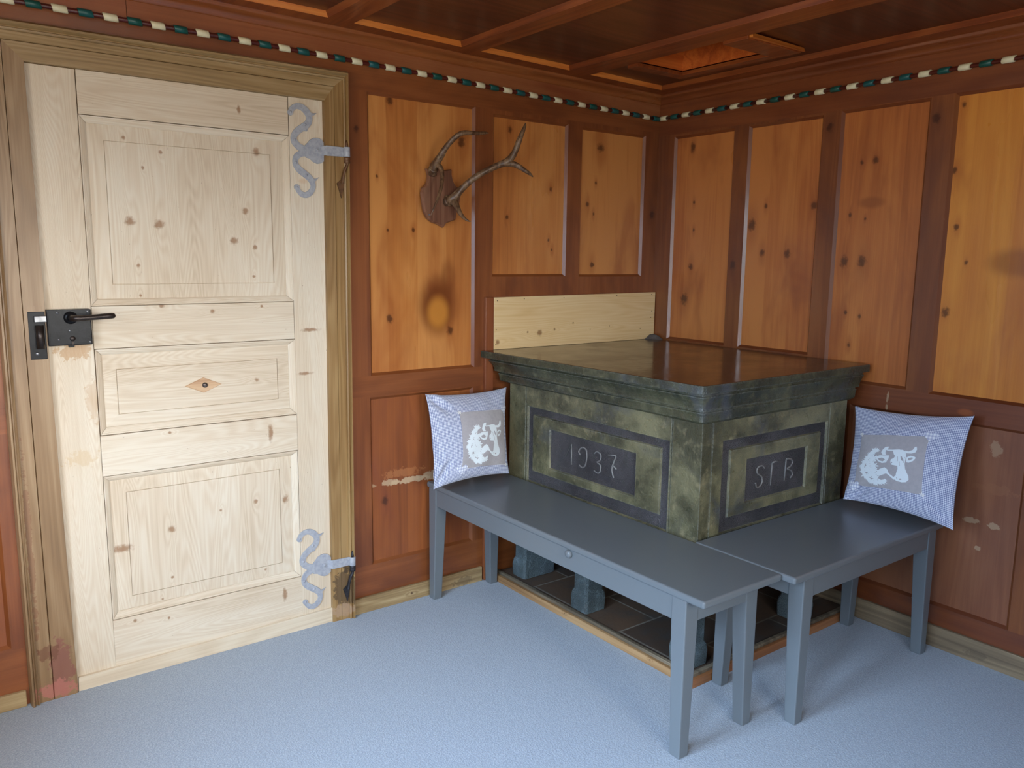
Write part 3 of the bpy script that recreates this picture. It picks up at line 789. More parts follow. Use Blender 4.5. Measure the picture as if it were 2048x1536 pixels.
# ------------------------------------------------------------------ pale splash board and the post strip beside it
board_m = wood('splash_board', (202, 162, 102), (224, 190, 134), (234, 206, 156), 'x', .5, 'xz', [(-.713, 1.057, .0152, 1.), (-.63, 1.069, .0066, 1), (-.523, 1.093, .0045, 1), (-.779, 1.064, .0055, 1), (-.937, 1.03, .010, 1.2), (-.42, 1.06, .003, 1), (-.30, 1.07, .003, 1)], (), 34, knot_col=(130, 86, 48), seed=2.2, contrast=.6, halo=.06)
bm = NB()
hexa(bm, [(-.954, -.018, .9975), (-.004, -.018, .9975), (-.004, 0, .9975), (-.954, 0, .9975)], [(-.954, -.018, 1.2135), (-.004, -.018, 1.2205), (-.004, 0, 1.2205), (-.954, 0, 1.2135)])
brd = tag(empty('splash_board', (-.48, -.009, .9975)), 'pale knotty pine board fixed to the wall behind the dark stove top', 'board')
obj('plank', bm, board_m, brd, bevel=.0015)
nail_m = plain('nail_head', (96, 72, 50), .5, .4)
for (x, z) in ((-.94, 1.20), (-.80, 1.205), (-.58, 1.205), (-.26, 1.21), (-.03, 1.21), (-.025, 1.13), (-.03, 1.10), (-.944, 1.08), (-.946, 1.02), (-.10, 1.05)):
    bm = NB(); lathe(bm, [(.0004, -.0195), (.0022, -.0192), (.0024, -.017)], (x, 0, z), 'y', 8)
    obj('nail', bm, nail_m, brd)
bm = NB(); box(bm, -.9960, -.9555, -.016, .0, .0, 1.215); struct(obj('trim_6', bm, wood('post_strip', (92, 46, 24), (124, 66, 36), (146, 86, 50), 'z', .42, 'xz', bands=10, seed=5, contrast=.5), bevel=.002))

# ------------------------------------------------------------------ masonry stove
def stone(name, base, alt, mottle, rough=.45, chisel=0.0, seed=0.0, spec=.5, flakes=.3):
    s = NT(name)
    P = s.vmath('ADD', s.pos(), (seed, seed, seed))
    n1 = s.noise(P, 4.0, 5.0, .65, .3); n2 = s.noise(P, 22.0, 4.0, .65); n3 = s.noise(P, 130.0, 3.0, .7)
    col = s.mix(s.rng(n1, .35, .65), rgb(*base), rgb(*alt))
    col = s.mix(s.rng(n2, .5, .8, 0, .7), col, rgb(*mottle))
    n4 = s.noise(P, 2.6, 4.0, .7, .8)
    col = s.mix(s.rng(n4, .55, .75, 0, .40), col, rgb(98, 76, 52))
    col = s.mix(s.rng(n4, .26, .46, .6, 0), col, rgb(74, 80, 92))
    col = s.mix(s.rng(n3, .66, .78, 0, flakes), col, rgb(176, 178, 164))
    col = s.mix(s.rng(n3, .2, .42, .45, 0), col, rgb(20, 22, 20))
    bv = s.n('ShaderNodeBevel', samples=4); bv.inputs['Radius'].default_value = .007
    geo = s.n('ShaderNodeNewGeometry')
    edge = s.rng(s.vmath('DOT_PRODUCT', bv.outputs[0], geo.outputs['Normal']), .995, .88, 0, 1)  # pale edges: wear plus light caught along the corners, painted in
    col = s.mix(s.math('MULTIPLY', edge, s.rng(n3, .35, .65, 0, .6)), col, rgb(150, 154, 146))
    h = s.math('ADD', s.math('MULTIPLY', n3, .8), s.math('MULTIPLY', n2, .9))
    if chisel:
        v = s.n('ShaderNodeTexVoronoi'); v.inputs['Scale'].default_value = 250.0
        s.l(s.vmath('MULTIPLY', P, (1.0, 1.0, 1.9)), v.inputs['Vector'])
        h = s.math('ADD', h, s.math('MULTIPLY', v.outputs['Distance'], chisel))
    s.bump(h, .9 if chisel else .6, .006)
    return s.out(col, s.rng(n2, .3, .7, rough - .12, rough + .12), 0, spec)
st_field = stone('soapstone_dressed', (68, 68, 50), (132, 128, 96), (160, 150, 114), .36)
st_chis = stone('soapstone_chiselled', (90, 87, 90), (124, 121, 124), (106, 108, 102), .46, 2.6, 3.0)
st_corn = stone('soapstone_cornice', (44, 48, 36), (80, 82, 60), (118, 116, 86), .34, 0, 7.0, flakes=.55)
st_foot = stone('soapstone_foot', (70, 80, 80), (98, 112, 114), (132, 150, 156), .45, .5, 11.0)  # pale blue tones paint frosty highlights into the foot stone
st_let = stone('soapstone_raised', (128, 126, 124), (108, 106, 108), (146, 144, 138), .5, 0, 13.0)
s = NT('soapstone_polished')
P = s.pos()
n1 = s.noise(P, 5.0, 5.0, .6, .4); n2 = s.noise(P, 60.0, 3.0, .6)
col = s.mix(s.rng(n1, .3, .7), rgb(54, 44, 34), rgb(82, 68, 50))
col = s.mix(s.rng(n2, .6, .8, 0, .35), col, rgb(104, 92, 72))
wv = s.noise(s.vmath('MULTIPLY', P, (2.0, 9.0, 1)), 1.0, 2.0, .5)
crk = s.rng(s.math('ABSOLUTE', s.math('SUBTRACT', wv, .5)), 0.0, .006, .8, 0)
col = s.mix(crk, col, rgb(26, 22, 18))
s.bump(s.math('SUBTRACT', s.math('ADD', s.math('MULTIPLY', n2, .25), s.math('MULTIPLY', s.noise(P, 9.0, 2, .5), 1.0)), crk), .10, .003)
st_top = s.out(col, s.rng(n1, .3, .7, .13, .24), 0, .7)

BX0, BX1, BY0, BY1 = -.907, -.086, -1.092, -.070
stove = tag(empty('masonry_stove', (-.5, -.58, .04)), 'dark green-grey carved stone stove with polished slab top in the room corner', 'stove')
TQ = [(-.975, -1.140), (-.010, -1.130), (-.010, -.003), (-1.012, -.003)]
def quad_at(o, z, fac):
    """Body outline pushed out by o (scaled per side to the slab's own overhang)."""
    B = [(BX0, BY0), (BX1, BY0), (BX1, BY1), (BX0, BY1)]
    return [(b[0] + (t[0] - b[0]) * o, b[1] + (t[1] - b[1]) * o, z) for b, t in zip(B, TQ)]
# slab with blunted front corner
def blunt(q, r=.020):
    out = []
    for i, p in enumerate(q):
        a, b, c = Vector(q[i - 1]), Vector(p), Vector(q[(i + 1) % 4])
        if i == 0:
            d1, d2 = (a - b).normalized(), (c - b).normalized()
            for tt in (0, .5, 1):
                m = (b + d1 * r) * (1 - tt) ** 2 + b * 2 * tt * (1 - tt) + (b + d2 * r) * tt ** 2
                out.append(tuple(m))
        else:
            out.append(tuple(p))
    return out
bm = NB()
fs = hexa(bm, blunt(quad_at(1.0, .968, 1)), blunt(quad_at(1.0, .997, 1)))
for f in fs: f.material_index = 1
fs[1].material_index = 0
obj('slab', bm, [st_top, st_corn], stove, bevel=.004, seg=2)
def loft(name, steps, mat, smooth=False):
    bm = NB(); rings = []
    for o, z in steps:
        rings.append([bm.verts.new(p) for p in blunt(quad_at(o, z, 1), .012)])
    n = len(rings[0])
    for a, b in zip(rings, rings[1:]):
        for k in range(n):
            j = (k + 1) % n
            bm.faces.new((a[k], a[j], b[j], b[k]))
    bm.faces.new(rings[0][::-1]); bm.faces.new(rings[-1])
    return obj(name, bm, mat, stove, bevel=.002)
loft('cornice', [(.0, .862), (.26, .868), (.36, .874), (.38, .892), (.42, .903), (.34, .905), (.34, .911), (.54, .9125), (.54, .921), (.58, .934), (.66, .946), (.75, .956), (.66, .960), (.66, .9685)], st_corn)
# body with nested sunk and raised fields on its two free faces
def nested(bm, mp, rects, cap):
    """rects: ((u0,u1,z0,z1), depth, material for the ring that leads here)."""
    for (ra, da, _), (rb, db, mi) in zip(rects, rects[1:]):
        A4 = [(ra[0], ra[2]), (ra[1], ra[2]), (ra[1], ra[3]), (ra[0], ra[3])]
        B4 = [(rb[0], rb[2]), (rb[1], rb[2]), (rb[1], rb[3]), (rb[0], rb[3])]
        for k in range(4):
            j = (k + 1) % 4
            face(bm, [mp(A4[k][0], da, A4[k][1]), mp(A4[j][0], da, A4[j][1]), mp(B4[j][0], db, B4[j][1]), mp(B4[k][0], db, B4[k][1])], mi)
    r, d, _ = rects[-1]
    face(bm, [mp(r[0], d, r[2]), mp(r[1], d, r[2]), mp(r[1], d, r[3]), mp(r[0], d, r[3])], cap)
ZB, ZT = .415, .872
bm = NB()
def g(r, o): return (r[0] + o, r[1] - o, r[2] + o, r[3] - o)
def face_set(u0, u1, pil, band, fld, tab):
    return [((u0, u1, ZB, ZT), 0, 0), (pil, 0, 0), (g(pil, .002), .005, 0), (g(pil, .005), .005, 0), (g(pil, .007), 0, 0), (band, 0, 0), (g(band, .004), .008, 0), (g(fld, -.003), .008, 1), (fld, .001, 0), (g(tab, -.001), .001, 0), (g(tab, .003), .008, 0)]
mLx = lambda u, d, z: (BX0 + d, u, z)
mFy = lambda u, d, z: (u, BY0 + d, z)
nested(bm, mLx, face_set(BY0, BY1, (-.968, -.175, .430, .8719), (-.957, -.189, .470, .784), (-.916, -.226, .521, .750), (-.803, -.330, .552, .710)), 1)
nested(bm, mFy, face_set(BX0, BX1, (-.860, -.192, .430, .8719), (-.803, -.204, .478, .796), (-.758, -.246, .530, .7575), (-.672, -.324, .563, .7155)), 1)
face(bm, [(BX1, BY0, ZB), (BX1, BY1, ZB), (BX1, BY1, ZT), (BX1, BY0, ZT)]); face(bm, [(BX0, BY1, ZB), (BX1, BY1, ZB), (BX1, BY1, ZT), (BX0, BY1, ZT)])
face(bm, [(BX0, BY0, ZB), (BX1, BY0, ZB), (BX1, BY1, ZB), (BX0, BY1, ZB)]); face(bm, [(BX0, BY0, ZT), (BX1, BY0, ZT), (BX1, BY1, ZT), (BX0, BY1, ZT)])
bmesh.ops.remove_doubles(bm, verts=bm.verts, dist=1e-6)
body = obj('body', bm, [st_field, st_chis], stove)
def letter(bm, strokes, mp, r=.0031):
    for st in strokes:
        p = catmull(st, 6) if len(st) > 3 else st
        tube(bm, [(*mp(u, .0070, z), r) for u, z in p], 8)
bm = NB()
letter(bm, [[(-.425, .622), (-.457, .675), (-.459, .595)]], mLx)
letter(bm, [[(-.508, .643), (-.499, .656), (-.518, .674), (-.54, .669), (-.545, .643), (-.539, .612), (-.523, .597), (-.505, .603)]], mLx)
letter(bm, [[(-.585, .664), (-.6, .674), (-.62, .666), (-.617, .645), (-.602, .635), (-.62, .626), (-.62, .604), (-.606, .594), (-.586, .6)]], mLx)
letter(bm, [[(-.659, .674), (-.679, .677), (-.701, .679)], [(-.701, .679), (-.690, .655), (-.683, .638), (-.681, .618), (-.691, .595)], [(-.676, .636), (-.690, .638), (-.704, .630)]], mLx)
obj('inscription', bm, st_let, body)
bm = NB()
letter(bm, [[(-.563, .668), (-.577, .679), (-.599, .677), (-.606, .666), (-.599, .653), (-.579, .641), (-.572, .624), (-.581, .609), (-.6, .605), (-.610, .624)]], mFy)
letter(bm, [[(-.485, .682), (-.505, .684), (-.521, .680)], [(-.521, .680), (-.523, .641), (-.524, .600)]], mFy)
letter(bm, [[(-.444, .605), (-.442, .647), (-.440, .683)], [(-.440, .683), (-.413, .679), (-.401, .666), (-.411, .653), (-.430, .646), (-.406, .636), (-.397, .620), (-.411, .608)]], mFy)
obj('inscription', bm, st_let, body)
def foot(x0, x1, y0, y1):
    bm = NB(); rings = []
    for e, z in ((.007, .030), (.009, .080), (.006, .100), (.0, .110), (-.001, .32), (.004, .36), (.012, ZB + .002)):
        c = .009
        a, b, p, q = x0 - e, x1 + e, y0 - e, y1 + e
        rings.append([bm.verts.new(v + (z,)) for v in ((a + c, p), (b - c, p), (b, p + c), (b, q - c), (b - c, q), (a + c, q), (a, q - c), (a, p + c))])
    for r, t in zip(rings, rings[1:]):
        for k in range(8):
            j = (k + 1) % 8
            bm.faces.new((r[k], r[j], t[j], t[k]))
    bm.faces.new(rings[0][::-1]); bm.faces.new(rings[-1])
    obj('foot', bm, st_foot, stove, bevel=.003)
for q in ((-.905, -.815, -.570, -.490), (-.890, -.735, -.165, -.090), (-.905, -.830, -1.085, -1.000), (-.300, -.215, -1.085, -1.000), (-.30, -.215, -.165, -.09)):
    foot(*q)

hearth = tag(empty('hearth', (-.5, -.58, 0)), 'low stone hearth base with wooden border strip under the stove feet', 'hearth')
bm = NB(); box(bm, -.925, -.016, -1.105, -.02, 0.0, .029)
s = NT('hearth_slabs')
P = s.pos(); br = s.n('ShaderNodeTexBrick'); s.l(P, br.inputs['Vector'])
br.inputs['Scale'].default_value = 1.0; br.inputs['Mortar Size'].default_value = .004; br.inputs['Brick Width'].default_value = .36; br.inputs['Row Height'].default_value = .25
br.inputs['Color1'].default_value = rgb(66, 54, 46); br.inputs['Color2'].default_value = rgb(92, 72, 56); br.inputs['Mortar'].default_value = rgb(120, 112, 100)
col = s.mix(s.rng(s.noise(P, 14, 4, .6), .4, .8, 0, .6), br.outputs[0], rgb(58, 62, 62))
s.bump(s.noise(P, 60, 4, .6), .3, .003)
obj('slab', bm, s.out(col, .55), hearth, bevel=.002)
strip_m = wood('hearth_strip', (124, 88, 54), (158, 120, 78), (182, 146, 102), 'y', .55, 'yz', [(-.5, .02, .003, 1), (-.95, .02, .003, 1)], (), 16, seed=8)
strip_m2 = wood('hearth_strip_front', (122, 76, 42), (154, 100, 60), (176, 122, 78), 'x', .55, 'xz', (), (), 16, seed=9)
strip_in = wood('hearth_lip', (70, 62, 50), (104, 92, 74), (136, 122, 100), 'y', .6, 'yz', bands=14, seed=4)
bm = NB(); hexa(bm, [(-.957, -1.141, 0), (-.938, -1.122, 0), (-.938, -.018, 0), (-.957, -.018, 0)], [(-.953, -1.137, .026), (-.938, -1.122, .026), (-.938, -.018, .026), (-.953, -.018, .026)])
obj('border_strip', bm, strip_m, hearth, bevel=.002)
bm = NB(); hexa(bm, [(-.957, -1.141, 0), (-.016, -1.141, 0), (-.016, -1.122, 0), (-.938, -1.122, 0)], [(-.953, -1.137, .026), (-.016, -1.137, .026), (-.016, -1.122, .026), (-.938, -1.122, .026)])
obj('border_strip', bm, strip_m2, hearth, bevel=.002)
bm = NB(); hexa(bm, [(-.938, -1.122, 0), (-.922, -1.106, 0), (-.922, -.018, 0), (-.938, -.018, 0)], [(-.938, -1.122, .036), (-.922, -1.106, .036), (-.922, -.018, .036), (-.938, -.018, .036)])
obj('border_lip', bm, strip_in, hearth, bevel=.002)
bm = NB(); hexa(bm, [(-.938, -1.122, 0), (-.016, -1.122, 0), (-.016, -1.106, 0), (-.922, -1.106, 0)], [(-.938, -1.122, .036), (-.016, -1.122, .036), (-.016, -1.106, .036), (-.922, -1.106, .036)])
obj('border_lip', bm, strip_in, hearth, bevel=.002)

# slate offcut in the corner on the stove top
bm = NB()
hexa(bm, [(-.075, -.024, .9975), (-.012, -.090, .9975), (-.012, -.024, .9975)], [(-.040, -.024, 1.020), (-.014, -.055, 1.015), (-.012, -.024, 1.022)])
tag(obj('slate_piece', bm, plain('slate', (84, 78, 72), .55, 0, (108, 104, 100), 40, .3, 90), bevel=.002), 'small grey slate wedge in the corner on the polished stove slab', 'stone')

# ------------------------------------------------------------------ grey benches
s = NT('bench_paint')
P = s.objco()
n2 = s.noise(P, 60.0, 3.0, .6)
col = s.mix(s.rng(s.noise(P, 55.0, 2.0, .5), .80, .84, 0, .7), rgb(106, 112, 115), rgb(196, 200, 204))
s.bump(n2, .10, .001)
paint = s.out(col, .30, 0, .5)
chip = plain('bare_chip', (214, 214, 208), .6)
def leg(root, x, y, sx, sy, top=.052, bot=.037, zt=.4665):
    """Outer corner at (x,y); sx,sy point inward. Outer faces upright, inner faces tapering below the apron."""
    bm = NB()
    def q(w, z): return [(x, y, z), (x + sx * w, y, z), (x + sx * w, y + sy * w, z), (x, y + sy * w, z)]
    rings = [[bm.verts.new(p) for p in q(w, z)] for w, z in ((bot, 0), (top, .392), (top, zt))]
    for a, b in zip(rings, rings[1:]):
        for k in range(4):
            j = (k + 1) % 4
            bm.faces.new((a[k], a[j], b[j], b[k]))
    bm.faces.new(rings[0][::-1]); bm.faces.new(rings[-1])
    obj('leg', bm, paint, root, bevel=.0035, seg=2)
def bench(root, seat, lg, knob=None):
    x0, x1, y0, y1 = seat; a, b, c, d = lg
    bm = NB(); box(bm, x0, x1, y0, y1, .4665, .4885)
    obj('seat', bm, paint, root, bevel=.007, seg=4)
    e = .0045; w = .050; t = .022
    for q in ((a + w, b - w, c + e, c + e + t), (a + w, b - w, d - e - t, d - e), (a + e, a + e + t, c + w, d - w), (b - e - t, b - e, c + w, d - w)):
        bm = NB(); box(bm, q[0] - .001, q[1] + .001, q[2] - .001, q[3] + .001, .397, .4665)
        o = obj('apron', bm, paint, root, bevel=.0015)
    for (x, y, sx, sy) in ((a, c, 1, 1), (b, c, -1, 1), (a, d, 1, -1), (b, d, -1, -1)):
        leg(root, x, y, sx, sy)
    if knob:
        bm = NB(); lathe(bm, [(.0005, -.016), (.006, -.0155), (.0115, -.012), (.0135, -.007), (.012, -.002), (.009, .0045)], knob, 'x', 22)
        obj('knob', bm, paint, root)
b1 = tag(empty('bench', (-1.115, -.73, 0)), 'long grey painted bench with round knob beside the 1937 stove face', 'bench', 'grey benches around the stove')
bench(b1, (-1.284, -.9445, -1.436, -.022), (-1.278, -.962, -1.371, -.030), (-1.2735, -.888, .452))
b2 = tag(empty('bench', (-.5, -1.30, 0)), 'shorter grey painted bench without knob before the lettered stove face', 'bench', 'grey benches around the stove')
bench(b2, (-.9425, -.068, -1.478, -1.110), (-.868, -.080, -1.460, -1.148))

# ------------------------------------------------------------------ cushions
def gingham(name, per, c0, c1, c2, rough=.9):
    s = NT(name)
    uv = s.n('ShaderNodeUVMap').outputs[0]
    sep = s.n('ShaderNodeSeparateXYZ'); s.l(uv, sep.inputs[0])
    k = []
    for i in (0, 1):
        fr = s.math('FRACT', s.math('DIVIDE', sep.outputs[i], per))
        k.append(s.rng(s.math('ABSOLUTE', s.math('SUBTRACT', fr, .5)), .20, .30, 0, 1))
    t = s.math('MULTIPLY', s.math('ADD', k[0], k[1]), .5)
    r = s.n('ShaderNodeValToRGB'); e = r.color_ramp.elements
    e[0].position = 0.0; e[0].color = rgb(*c0); e[1].position = 1.0; e[1].color = rgb(*c2)
    m = e.new(.5); m.color = rgb(*c1)
    s.l(t, r.inputs[0])
    s.bump(s.noise(s.objco(), 500, 2, .6), .2, .001)
    s.b.inputs['Sheen Weight'].default_value = .25
    return s.out(r.outputs[0], rough, 0, .2)
ging = gingham('gingham_fine', .0058, (234, 236, 242), (172, 179, 204), (102, 111, 148))
ging_big = gingham('gingham_heart', .0120, (240, 242, 246), (206, 210, 226), (176, 182, 206))
patch_m = plain('patch_linen', (180, 175, 176), .92, 0, (173, 168, 170), 80, .25, 700, .2)
print_m = plain('print_white', (232, 240, 242), .8)
felt_m = plain('flower_white', (238, 236, 232), .9)

ART = {"horn": [(.727, .716), (.774, .707), (.826, .738), (.846, .792), (.869, .801), (.882, .75), (.868, .699), (.817, .672), (.744, .671)],
       "head": [(.56, .715), (.626, .728), (.693, .727), (.735, .701), (.753, .636), (.753, .553), (.75, .487), (.763, .405), (.787, .342), (.815, .287), (.823, .222), (.789, .173), (.733, .16), (.659, .173), (.616, .205), (.611, .229), (.645, .267), (.649, .309), (.663, .394), (.653, .44), (.619, .444), (.579, .448), (.553, .491), (.554, .541), (.591, .567), (.608, .605), (.586, .637), (.571, .677)],
       "ear": [(.761, .6), (.813, .633), (.868, .62), (.884, .602), (.853, .547), (.802, .513), (.769, .515)],
       "horn2": [(.42, .618), (.395, .661), (.413, .714), (.443, .759), (.499, .772), (.49, .726), (.461, .693), (.46, .65), (.48, .618)],
       "fore": [(.473, .714), (.56, .718), (.652, .733), (.654, .713), (.561, .698), (.481, .695)],
       "ear2": [(.313, .573), (.381, .604), (.461, .608), (.525, .611), (.521, .555), (.49, .479), (.431, .464), (.361, .496)],
       "neck": [(.365, .257), (.374, .31), (.411, .357), (.478, .393), (.521, .364), (.553, .289), (.642, .216), (.627, .186), (.552, .255), (.513, .284), (.459, .252), (.407, .22)]}
INK = [[(.68, .612), (.696, .614), (.726, .547), (.714, .529), (.692, .555)], [(.689, .214), (.715, .226), (.727, .205), (.704, .196)], [(.786, .586), (.835, .607), (.852, .592), (.819, .556), (.788, .548)],
       [(.358, .543), (.424, .562), (.473, .533), (.442, .496), (.387, .507)], [(.56, .492), (.575, .502), (.584, .486), (.572, .471)],
       [(.672, .52), (.678, .52), (.690, .44), (.684, .44)], [(.640, .60), (.646, .60), (.655, .52), (.649, .52)], [(.735, .60), (.741, .60), (.735, .50), (.729, .50)], [(.655, .235), (.661, .238), (.672, .205), (.664, .203)]]
WR = [(.297, .66), (.247, .604), (.199, .53), (.164, .448), (.149, .369), (.161, .301), (.192, .236), (.236, .181), (.293, .137), (.347, .119), (.401, .126), (.453, .15), (.254, .502), (.221, .395), (.24, .311), (.285, .247), (.314, .405), (.333, .322), (.355, .205), (.292, .54), (.27, .44), (.29, .33), (.31, .26), (.36, .16), (.25, .56), (.20, .46), (.19, .33), (.25, .22)]

class Cushion:
    def __init__(s, TL, TR, BL, BR, T, seed, ears):
        s.c = [Vector(v) for v in (TL, TR, BL, BR)]
        s.n = ((s.c[1] - s.c[2]).cross(s.c[0] - s.c[3])).normalized()
        s.T = T; s.seed = seed; s.ears = ears
        s.w = (s.c[1] - s.c[0]).length; s.h = (s.c[0] - s.c[2]).length
    def base(s, u, v):
        TL, TR, BL, BR = s.c
        pu = .080 * (4 * v * (1 - v)) ** .8; pv = .085 * (4 * u * (1 - u)) ** .8
        uu = .5 + (u - .5) * (1 - pu * abs(2 * u - 1)); vv = .5 + (v - .5) * (1 - pv * abs(2 * v - 1))
        return (TL * (1 - uu) + TR * uu) * vv + (BL * (1 - uu) + BR * uu) * (1 - vv)
    def puff(s, u, v):
        b = max(0.0, math.sin(PI * u)) * max(0.0, math.sin(PI * v))
        h = s.T * .5 * b ** .58
        w = 0
        e = 1 - b
        w += .0032 * math.sin(u * 23 + s.seed * 3 + 4 * math.sin(v * 5 + s.seed)) * e * b ** .4
        w += .0036 * math.sin(v * 19 + s.seed * 5 + 3 * math.sin(u * 6)) * e * b ** .4
        # creases that run in from two corners
        for (cu, cv, du, dv) in s.ears:
            a = (u - cu) * du + (v - cv) * dv
            p = -(u - cu) * dv + (v - cv) * du
            if 0 < a < .34:
                w -= .014 * math.sin(PI * a / .34) * math.exp(-(p / .035) ** 2)
                w += .008 * math.sin(PI * a / .34) * math.exp(-((p - .07) / .04) ** 2)
        return max(h + w, .0006)
    def front(s, u, v, off=0.0):
        return s.base(u, v) + s.n * (s.puff(u, v) + off)
    def mesh(s, bm, N=44):
        uvl = bm.loops.layers.uv.new('UVMap')
        F = {}; B = {}
        # denser towards the seams
        st = [.5 - .5 * math.cos(PI * i / N) for i in range(N + 1)]
        st = [.6 * t + .4 * i / N for i, t in enumerate(st)]
        for i, u in enumerate(st):
            for j, v in enumerate(st):
                F[i, j] = bm.verts.new(s.front(u, v))
                edge = i in (0, N) or j in (0, N)
                B[i, j] = F[i, j] if edge else bm.verts.new(s.base(u, v) - s.n * (s.puff(u, v) * .9))
        for i in range(N):
            for j in range(N):
                ks = ((i, j), (i + 1, j), (i + 1, j + 1), (i, j + 1))
                for D, rev in ((F, 0), (B, 1)):
                    kk = ks[::-1] if rev else ks
                    f = bm.faces.new([D[k] for k in kk]); f.smooth = True
                    for lp, k in zip(f.loops, kk):
                        lp[uvl].uv = (st[k[0]] * s.w, st[k[1]] * s.h)
    def shape(s, bm, pts, off, dens=.05):
        """Fill an outline given in cushion (u,v) and drape it on the front."""
        uvl = bm.loops.layers.uv.verify()
        t = bmesh.new()
        vs = [t.verts.new((p[0], p[1], 0)) for p in pts]
        es = [t.edges.new((vs[i], vs[(i + 1) % len(vs)])) for i in range(len(vs))]
        bmesh.ops.triangle_fill(t, use_beauty=True, use_dissolve=False, edges=es)
        for _ in range(4):
            lg = [e for e in t.edges if e.calc_length() > dens]
            if not lg: break
            bmesh.ops.subdivide_edges(t, edges=lg, cuts=1)
            bmesh.ops.triangulate(t, faces=t.faces)
        mp = {}
        for v in t.verts:
            mp[v] = bm.verts.new(s.front(v.co.x, v.co.y, off))
        for f in t.faces:
            vv = list(f.verts)
            if f.normal.z < 0: vv = vv[::-1]
            q = bm.faces.new([mp[v] for v in vv]); q.smooth = True
            for lp, v in zip(q.loops, vv):
                lp[uvl].uv = (v.co.x * s.w, v.co.y * s.h)
        t.free()

def make_cushion(name, label, c, patch, loc, group):
    root = tag(empty(name, loc), label, 'cushion', group)
    bm = NB(); c.mesh(bm)
    obj('cover', bm, ging, root, smooth=True)
    TL, TR, BR, BL = patch
    def pq(a, b):
        return ((BL[0] * (1 - a) + BR[0] * a) * (1 - b) + (TL[0] * (1 - a) + TR[0] * a) * b,
                (BL[1] * (1 - a) + BR[1] * a) * (1 - b) + (TL[1] * (1 - a) + TR[1] * a) * b)
    bm = NB()
    uvl = bm.loops.layers.uv.verify()
    N = 26; V = {}
    for i in range(N + 1):
        for j in range(N + 1):
            V[i, j] = bm.verts.new(c.front(*pq(i / N, j / N), .0014))
    for i in range(N):
        for j in range(N):
            f = bm.faces.new((V[i, j], V[i + 1, j], V[i + 1, j + 1], V[i, j + 1])); f.smooth = True
    pt = obj('patch', bm, patch_m, root, smooth=True, recalc=False)
    bm = NB()
    for k, pts in ART.items():
        c.shape(bm, [pq(*p) for p in pts], .0022)
    rnd = random.Random(5)
    for n, (a, b) in enumerate(WR):
        out = math.atan2(b - .38, a - .40)
        npet = 9 if n < 12 else 7
        for q in range(npet):
            an = (out - 1.5 + 3.0 * q / (npet - 1)) if n < 12 else 2 * PI * q / npet
            L = (.085 if n < 12 else .070) * (.75 + .5 * rnd.random()); w = .0145
            d = (math.cos(an), math.sin(an)); p = (-d[1] * w, d[0] * w)
            pts = [(a + p[0] * .3, b + p[1] * .3), (a - p[0] * .3, b - p[1] * .3), (a + d[0] * L * .55 - p[0], b + d[1] * L * .55 - p[1]), (a + d[0] * L, b + d[1] * L), (a + d[0] * L * .55 + p[0], b + d[1] * L * .55 + p[1])]
            c.shape(bm, [pq(*x) for x in pts], .0021 + .00002 * q)
    for (a, b) in ((.305, .69), (.455, .135), (.50, .17)):
        c.shape(bm, [pq(a + .012 * math.cos(t), b + .014 * math.sin(t)) for t in [2 * PI * k / 8 for k in range(8)]], .0022)
    obj('cow_print', bm, print_m, pt, smooth=True, recalc=False)
    for pts in INK:
        bm = NB()
        c.shape(bm, [pq(*p) for p in pts], .0028)
        obj('print_line', bm, patch_m, pt, smooth=True, recalc=False)
    def heart(cu, cv, r, rot):
        pts = []
        for k in range(28):
            t = 2 * PI * k / 28
            x = 16 * math.sin(t) ** 3 / 17; y = (13 * math.cos(t) - 5 * math.cos(2 * t) - 2 * math.cos(3 * t) - math.cos(4 * t)) / 17
            pts.append((cu + r * (x * math.cos(rot) - y * math.sin(rot)), cv + r * (x * math.sin(rot) + y * math.cos(rot))))
        bm = NB(); c.shape(bm, pts[::-1], .0032)
        obj('heart', bm, ging_big, root, smooth=True, recalc=False)
    heart(TR[0] + .01, TR[1] + .005, .062, .0)
    heart(BL[0] - .0, BL[1] - .0, .070, -.12)
    def flower(cu, cv, r):
        bm = NB()
        for k in range(5):
            a = 2 * PI * k / 5 + .3
            d = (math.cos(a), math.sin(a)); p = (-d[1] * r * .28, d[0] * r * .28)
            c.shape(bm, [(cu, cv), (cu + d[0] * r * .6 - p[0], cv + d[1] * r * .6 - p[1]), (cu + d[0] * r, cv + d[1] * r), (cu + d[0] * r * .6 + p[0], cv + d[1] * r * .6 + p[1])], .0034)
        obj('flower', bm, felt_m, root, smooth=True, recalc=False)
    flower(TL[0], TL[1], .024); flower(BR[0], BR[1], .024)
    return root

cL = Cushion((-1.318, -.070, .853), (-.925, -.068, .846), (-1.361, -.200, .508), (-1.003, -.200, .516), .115, 1.0, [(0, 0, .6, .8), (0, 1, .7, -.7)])
cR = Cushion((-.066, -1.112, .842), (-.066, -1.540, .874), (-.190, -1.166, .512), (-.185, -1.560, .503), .120, 2.3, [(0, 0, .85, .5), (1, 0, -.7, .7)])
make_cushion('cushion', 'blue gingham cow cushion leaning on the wall at the long bench end', cL,
             ((.31, .754), (.925, .733), (.94, .10), (.317, .125)), (-1.15, -.17, .49), 'gingham cow cushions')
make_cushion('cushion', 'blue gingham cow cushion leaning on the wall at the shorter bench end', cR,
             ((.13, .69), (.735, .765), (.75, .217), (.105, .16)), (-.15, -1.34, .49), 'gingham cow cushions')

